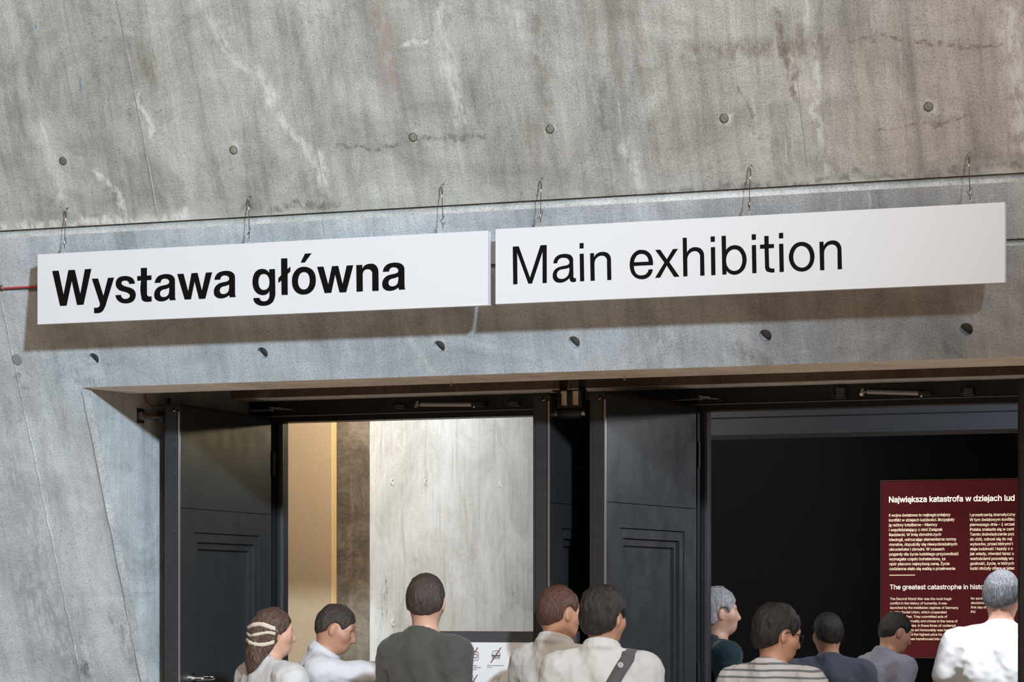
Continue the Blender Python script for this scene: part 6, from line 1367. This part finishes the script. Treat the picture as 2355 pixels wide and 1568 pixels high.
    vh.cut(lambda X, Y_, Z: (low + np.clip((Y_ + .085) / .07, 0, 1) * (.055 if hair != 'long' else .0) - Z) * .8)
    if hair != 'long':
        vh.cut(lambda X, Y_, Z: .036 - np.sqrt(((np.abs(X) - .085) * .8) ** 2 + (Y_ + .004) ** 2 + ((Z - 1.628) * .82) ** 2))
    V, F = vh.mesh(); V = NECK + (V - NECK) @ R.T
    hair_o = vox_obj('hair', bend(V), F, hairm, e)
    for s in (-1, 1):
        c = hp((s * .031, .0695, 1.644)); c = bend(c[None])[0]
        b = MB(); b.tube([c + R @ np.array((0, -.0105, 0)), c + R @ np.array((0, -.004, 0)), c + R @ np.array((0, .004, 0)), c + R @ np.array((0, .0085, 0)), c + R @ np.array((0, .0105, 0))], [.003, .0098, .0098, .006, .001], 10)
        b.build('eye', M_EYE, e)
    for kind in extras:
        if kind == 'glasses':
            b = MB()
            g = lambda q: bend(hp(q)[None])[0]
            for s in (-1, 1):
                b.tube([g((s * (.033 + .024 * math.cos(a)), .098 - .006 * abs(math.cos(a)), 1.645 + .018 * math.sin(a))) for a in np.linspace(0, 2 * math.pi, 15)[:-1]], .0024, 6, closed=True)
                b.tube([g((s * .057, .092, 1.652)), g((s * .080, .06, 1.655)), g((s * .086, .0, 1.655)), g((s * .086, -.02, 1.640))], .0026, 6)
            b.tube([g((-.009, .098, 1.65)), g((.009, .098, 1.65))], .0022, 6)
            b.build('glasses', M_BLACK, e)
        if kind in ('band',):
            for zb_, ww in ((1.668, .011), (1.628, .008), (1.585, .010)):
                b = MB(); vv = []; K = 21
                for a in np.linspace(math.pi * .97, math.pi * 2.03, K):
                    for dz, off in ((ww, .001), (ww * .5, .006), (-ww * .5, .006), (-ww, .001)):
                        o_ = (0, -.03, zb_ + dz + .010 * math.sin(a * 3 + zb_ * 40)); d_ = (math.cos(a), math.sin(a), 0)
                        q = surf(vh, o_, d_) + np.array(d_) * off
                        vv.append(bend((NECK + R @ (q - NECK))[None])[0])
                b.add(vv, [(i * 4 + j, i * 4 + 4 + j, i * 4 + 5 + j, i * 4 + 1 + j) for i in range(K - 1) for j in range(3)], True)
                tag(b.build('hair_band', M_BAND, hair_o), 'cream cloth band in the hair')
        if kind == 'lanyard':
            b = MB(); pts = []
            for a in np.linspace(math.pi * .95, math.pi * 2.05, 15):
                pts.append(bend(np.array([(.086 * math.cos(a), -.014 + .082 * math.sin(a), 1.487 - .012 * math.sin(a))]))[0])
            b.tube(pts, .0055, 6); tag(b.build('collar_trim', mat('pink_trim', (.42, .10, .15), .7), e), 'pinkish red trim on the collar')
        if kind == 'logo':
            nn = Vector((.05, -1, .30)).normalized(); c = surf(vs, (.098, .0, 1.400), nn[:]) + np.array(nn) * .016; c = bend(c[None])[0]
            b = MB(); b.ring(Vector(c) + nn * .002, nn, .011, .0012, 16, 5)
            u = nn.orthogonal().normalized(); v_ = nn.cross(u)
            for a in range(5):
                q = Vector(c) + nn * .002 + (u * math.cos(a * 1.257) + v_ * math.sin(a * 1.257)) * .005
                b.ring(q, nn, .003, .0009, 8, 4)
            tag(b.build('emblem', mat('white_emblem', (.8, .8, .8), .6), e), 'small round white flower-like emblem')
    e['_s'] = sc_
    return e, vs, bend


def surf(v, o, d):
    """first point along a ray from outside where the volume begins"""
    o = np.array(o, float); d = np.array(d, float); d /= np.linalg.norm(d)
    for t in np.arange(.30, -.05, -.003):
        p = o + d * t; i = np.round((p - v.lo) / v.h).astype(int)
        if np.all(i >= 0) and np.all(i < v.d.shape) and v.d[tuple(i)] < 0: return p
    return o


M_BAND = cloth_mat('cream_cloth', (.52, .46, .37))
W1 = cloth_mat('white_shirt_soft', (0.50, 0.495, 0.50)); W2 = cloth_mat('white_shirt', (0.55, 0.55, 0.575)); G1_ = cloth_mat('dark_grey_tee', (0.066, 0.064, 0.060))
W3 = cloth_mat('off_white_shirt', (0.49, 0.48, 0.465)); ST = cloth_mat('striped_tee', (0.46, 0.445, 0.45), (0.13, 0.14, 0.15)); TEAL = cloth_mat('dark_teal_top', (0.012, 0.028, 0.038)); BLG = cloth_mat('blue_grey_top', (0.06, 0.065, 0.085)); W4 = cloth_mat('bright_white_tee', (0.82, 0.83, 0.86)); LAV = cloth_mat('pale_lilac_top', (0.22, 0.21, 0.26))

# in front of the corridor doorway
person('brown haired person in a white top with cream bands in the hair', 628, 1397, 11.55, -38, W1, SK1, H_BROWN, head=(-12, -4, 0), hair='long', extras=('band',), build=1.3)
person('short haired person in a white shirt seen in profile, reaching one arm forward', 694, 1379, 12.05, -66, W2, SK2, H_DBROWN, M_KHAKI, head=(-4, -6, 0), lean=(14, 0), hair='crop', sleeve=1.97, collar=True, extras=('lanyard',),
       arms={'r': ((.20, .25, 1.47), (.10, .52, 1.60)), 'l': ((-.22, .10, 1.13), (-.16, .30, 1.02))})
person('dark haired person in a grey T-shirt seen from behind at the rules board', 982, 1319, 11.42, -14, G1_, SK1, H_DBROWN, head=(26, -3, 0), hair='short', build=.90)
person('reddish brown haired person in a white shirt beside the rules board', 1284, 1346, 11.58, -16, W3, SK2, H_RED, M_KHAKI, head=(-18, -5, 0), hair='short', collar=True, build=.9)
pe, pv, pb_ = person('black haired person in an off-white shirt under a dark shoulder strap', 1386, 1354, 11.02, 8, W3, SK2, H_BLACK, head=(-22, -8, 0), hair='full', collar=True, build=1.04, extras=('logo',))
# the shoulder bag of that person
bag = empty('shoulder_bag', pe.location, pe.rotation_euler.z, label='dark grey shoulder bag with a strap slung across the off-white shirt', cat='bag')
bag.scale = pe.scale
pts = []
for t in np.linspace(0, 1, 26):
    a = -math.pi * .5 + (t - .5) * 2 * math.pi * .5          # from the right shoulder across the back to the left hip
    x = .125 - .30 * t; z = 1.44 - .52 * t
    q = surf(pv, (x, .0, z), (0.25 * (t < .12) , -1, .9 * max(0, .16 - t) / .16))
    pts.append(q)
front = []
for t in np.linspace(0, 1, 26):
    x = .125 - .30 * t; z = 1.44 - .52 * t
    front.append(surf(pv, (x, .0, z), (0.25 * (t < .12), 1, .9 * max(0, .16 - t) / .16)))
top_ = [surf(pv, (.118, -.02, 1.40), (.10, -math.cos(a), math.sin(a))) for a in np.linspace(math.pi * .86, math.pi * .14, 9)]
low_ = [surf(pv, (-.02, 0, .90), (-1, -math.cos(a), 0)) for a in np.linspace(.5, math.pi - .5, 5)]
loop = [Vector(p) for p in pts] + [Vector(p) for p in low_] + [Vector(p) for p in reversed(front)] + [Vector(p) for p in top_]
dirs = [Vector((0, -1, .25))] * len(pts) + [Vector((-1, 0, 0))] * len(low_) + [Vector((0, 1, .25))] * len(front) + [Vector((.1, math.cos(a), math.sin(a))) for a in np.linspace(math.pi * .14, math.pi * .86, 9)]
dirs = [(dirs[i - 1] + dirs[i] * 2 + dirs[(i + 1) % len(dirs)]) / 4 for i in range(len(dirs))]
for _ in range(4):
    loop = [(loop[i - 1] + loop[i] * 2 + loop[(i + 1) % len(loop)]) / 4 for i in range(len(loop))]
b = MB(); hw = .029; vv = []
n_ = len(loop)
for i in range(n_):
    tdir = (loop[(i + 1) % n_] - loop[i - 1]).normalized()
    out = dirs[i].normalized()
    sd = tdir.cross(out).normalized() * hw
    for dsg, off in ((1, .0015), (1, .006), (-1, .006), (-1, .0015)): vv.append(loop[i] + out * (off + .009) + sd * dsg)
ff = []
for i in range(n_):
    j = (i + 1) % n_
    for k in range(4): ff.append((i * 4 + k, i * 4 + (k + 1) % 4, j * 4 + (k + 1) % 4, j * 4 + k))
b.add(vv, ff, True); b.build('strap', cloth_mat('grey_webbing', (.085, .08, .085)), bag)
b = MB(); b.box((-.36, -.13, .62), (-.275, .14, .93), .03); b.build('pouch', cloth_mat('grey_bag_cloth', (.06, .06, .065)), bag)
b = MB(); b.box((-.368, -.132, .80), (-.270, .142, .935), .012); b.build('flap', cloth_mat('grey_bag_flap', (.075, .075, .08)), bag)

# at and inside the dark room
person('person with glasses in a grey and white striped T-shirt', 1778, 1394, 11.25, -14, ST, SK2, H_BLACK, head=(-34, -14, 0), hair='full', extras=('glasses',), build=1.08)
person('silver haired person in a dark teal top inside the dark doorway', 1657, 1356, 14.0, -60, TEAL, SK1, H_SILVER, head=(0, 0, 0), hair='full', build=1.12)
person('dim person in a blue grey top in the dark room', 1905, 1408, 14.3, 25, BLG, SK2, H_BLACK, head=(10, -6, 0), hair='short', build=1.1)
person('person in a pale lilac top before the dark red panel', 2010, 1400, 15.2, -40, LAV, SK2, H_BLACK, head=(-10, -10, 0), lean=(12, 0), hair='short', build=1.05)
person('grey haired person in a bright white T-shirt before the dark red panel', 2303, 1310, 13.3, 6, W4, SK1, H_GREY, head=(-12, -6, 0), hair='short', build=1.08,
       arms={'l': ((-.30, -.02, 1.17), (-.34, .16, .99))})
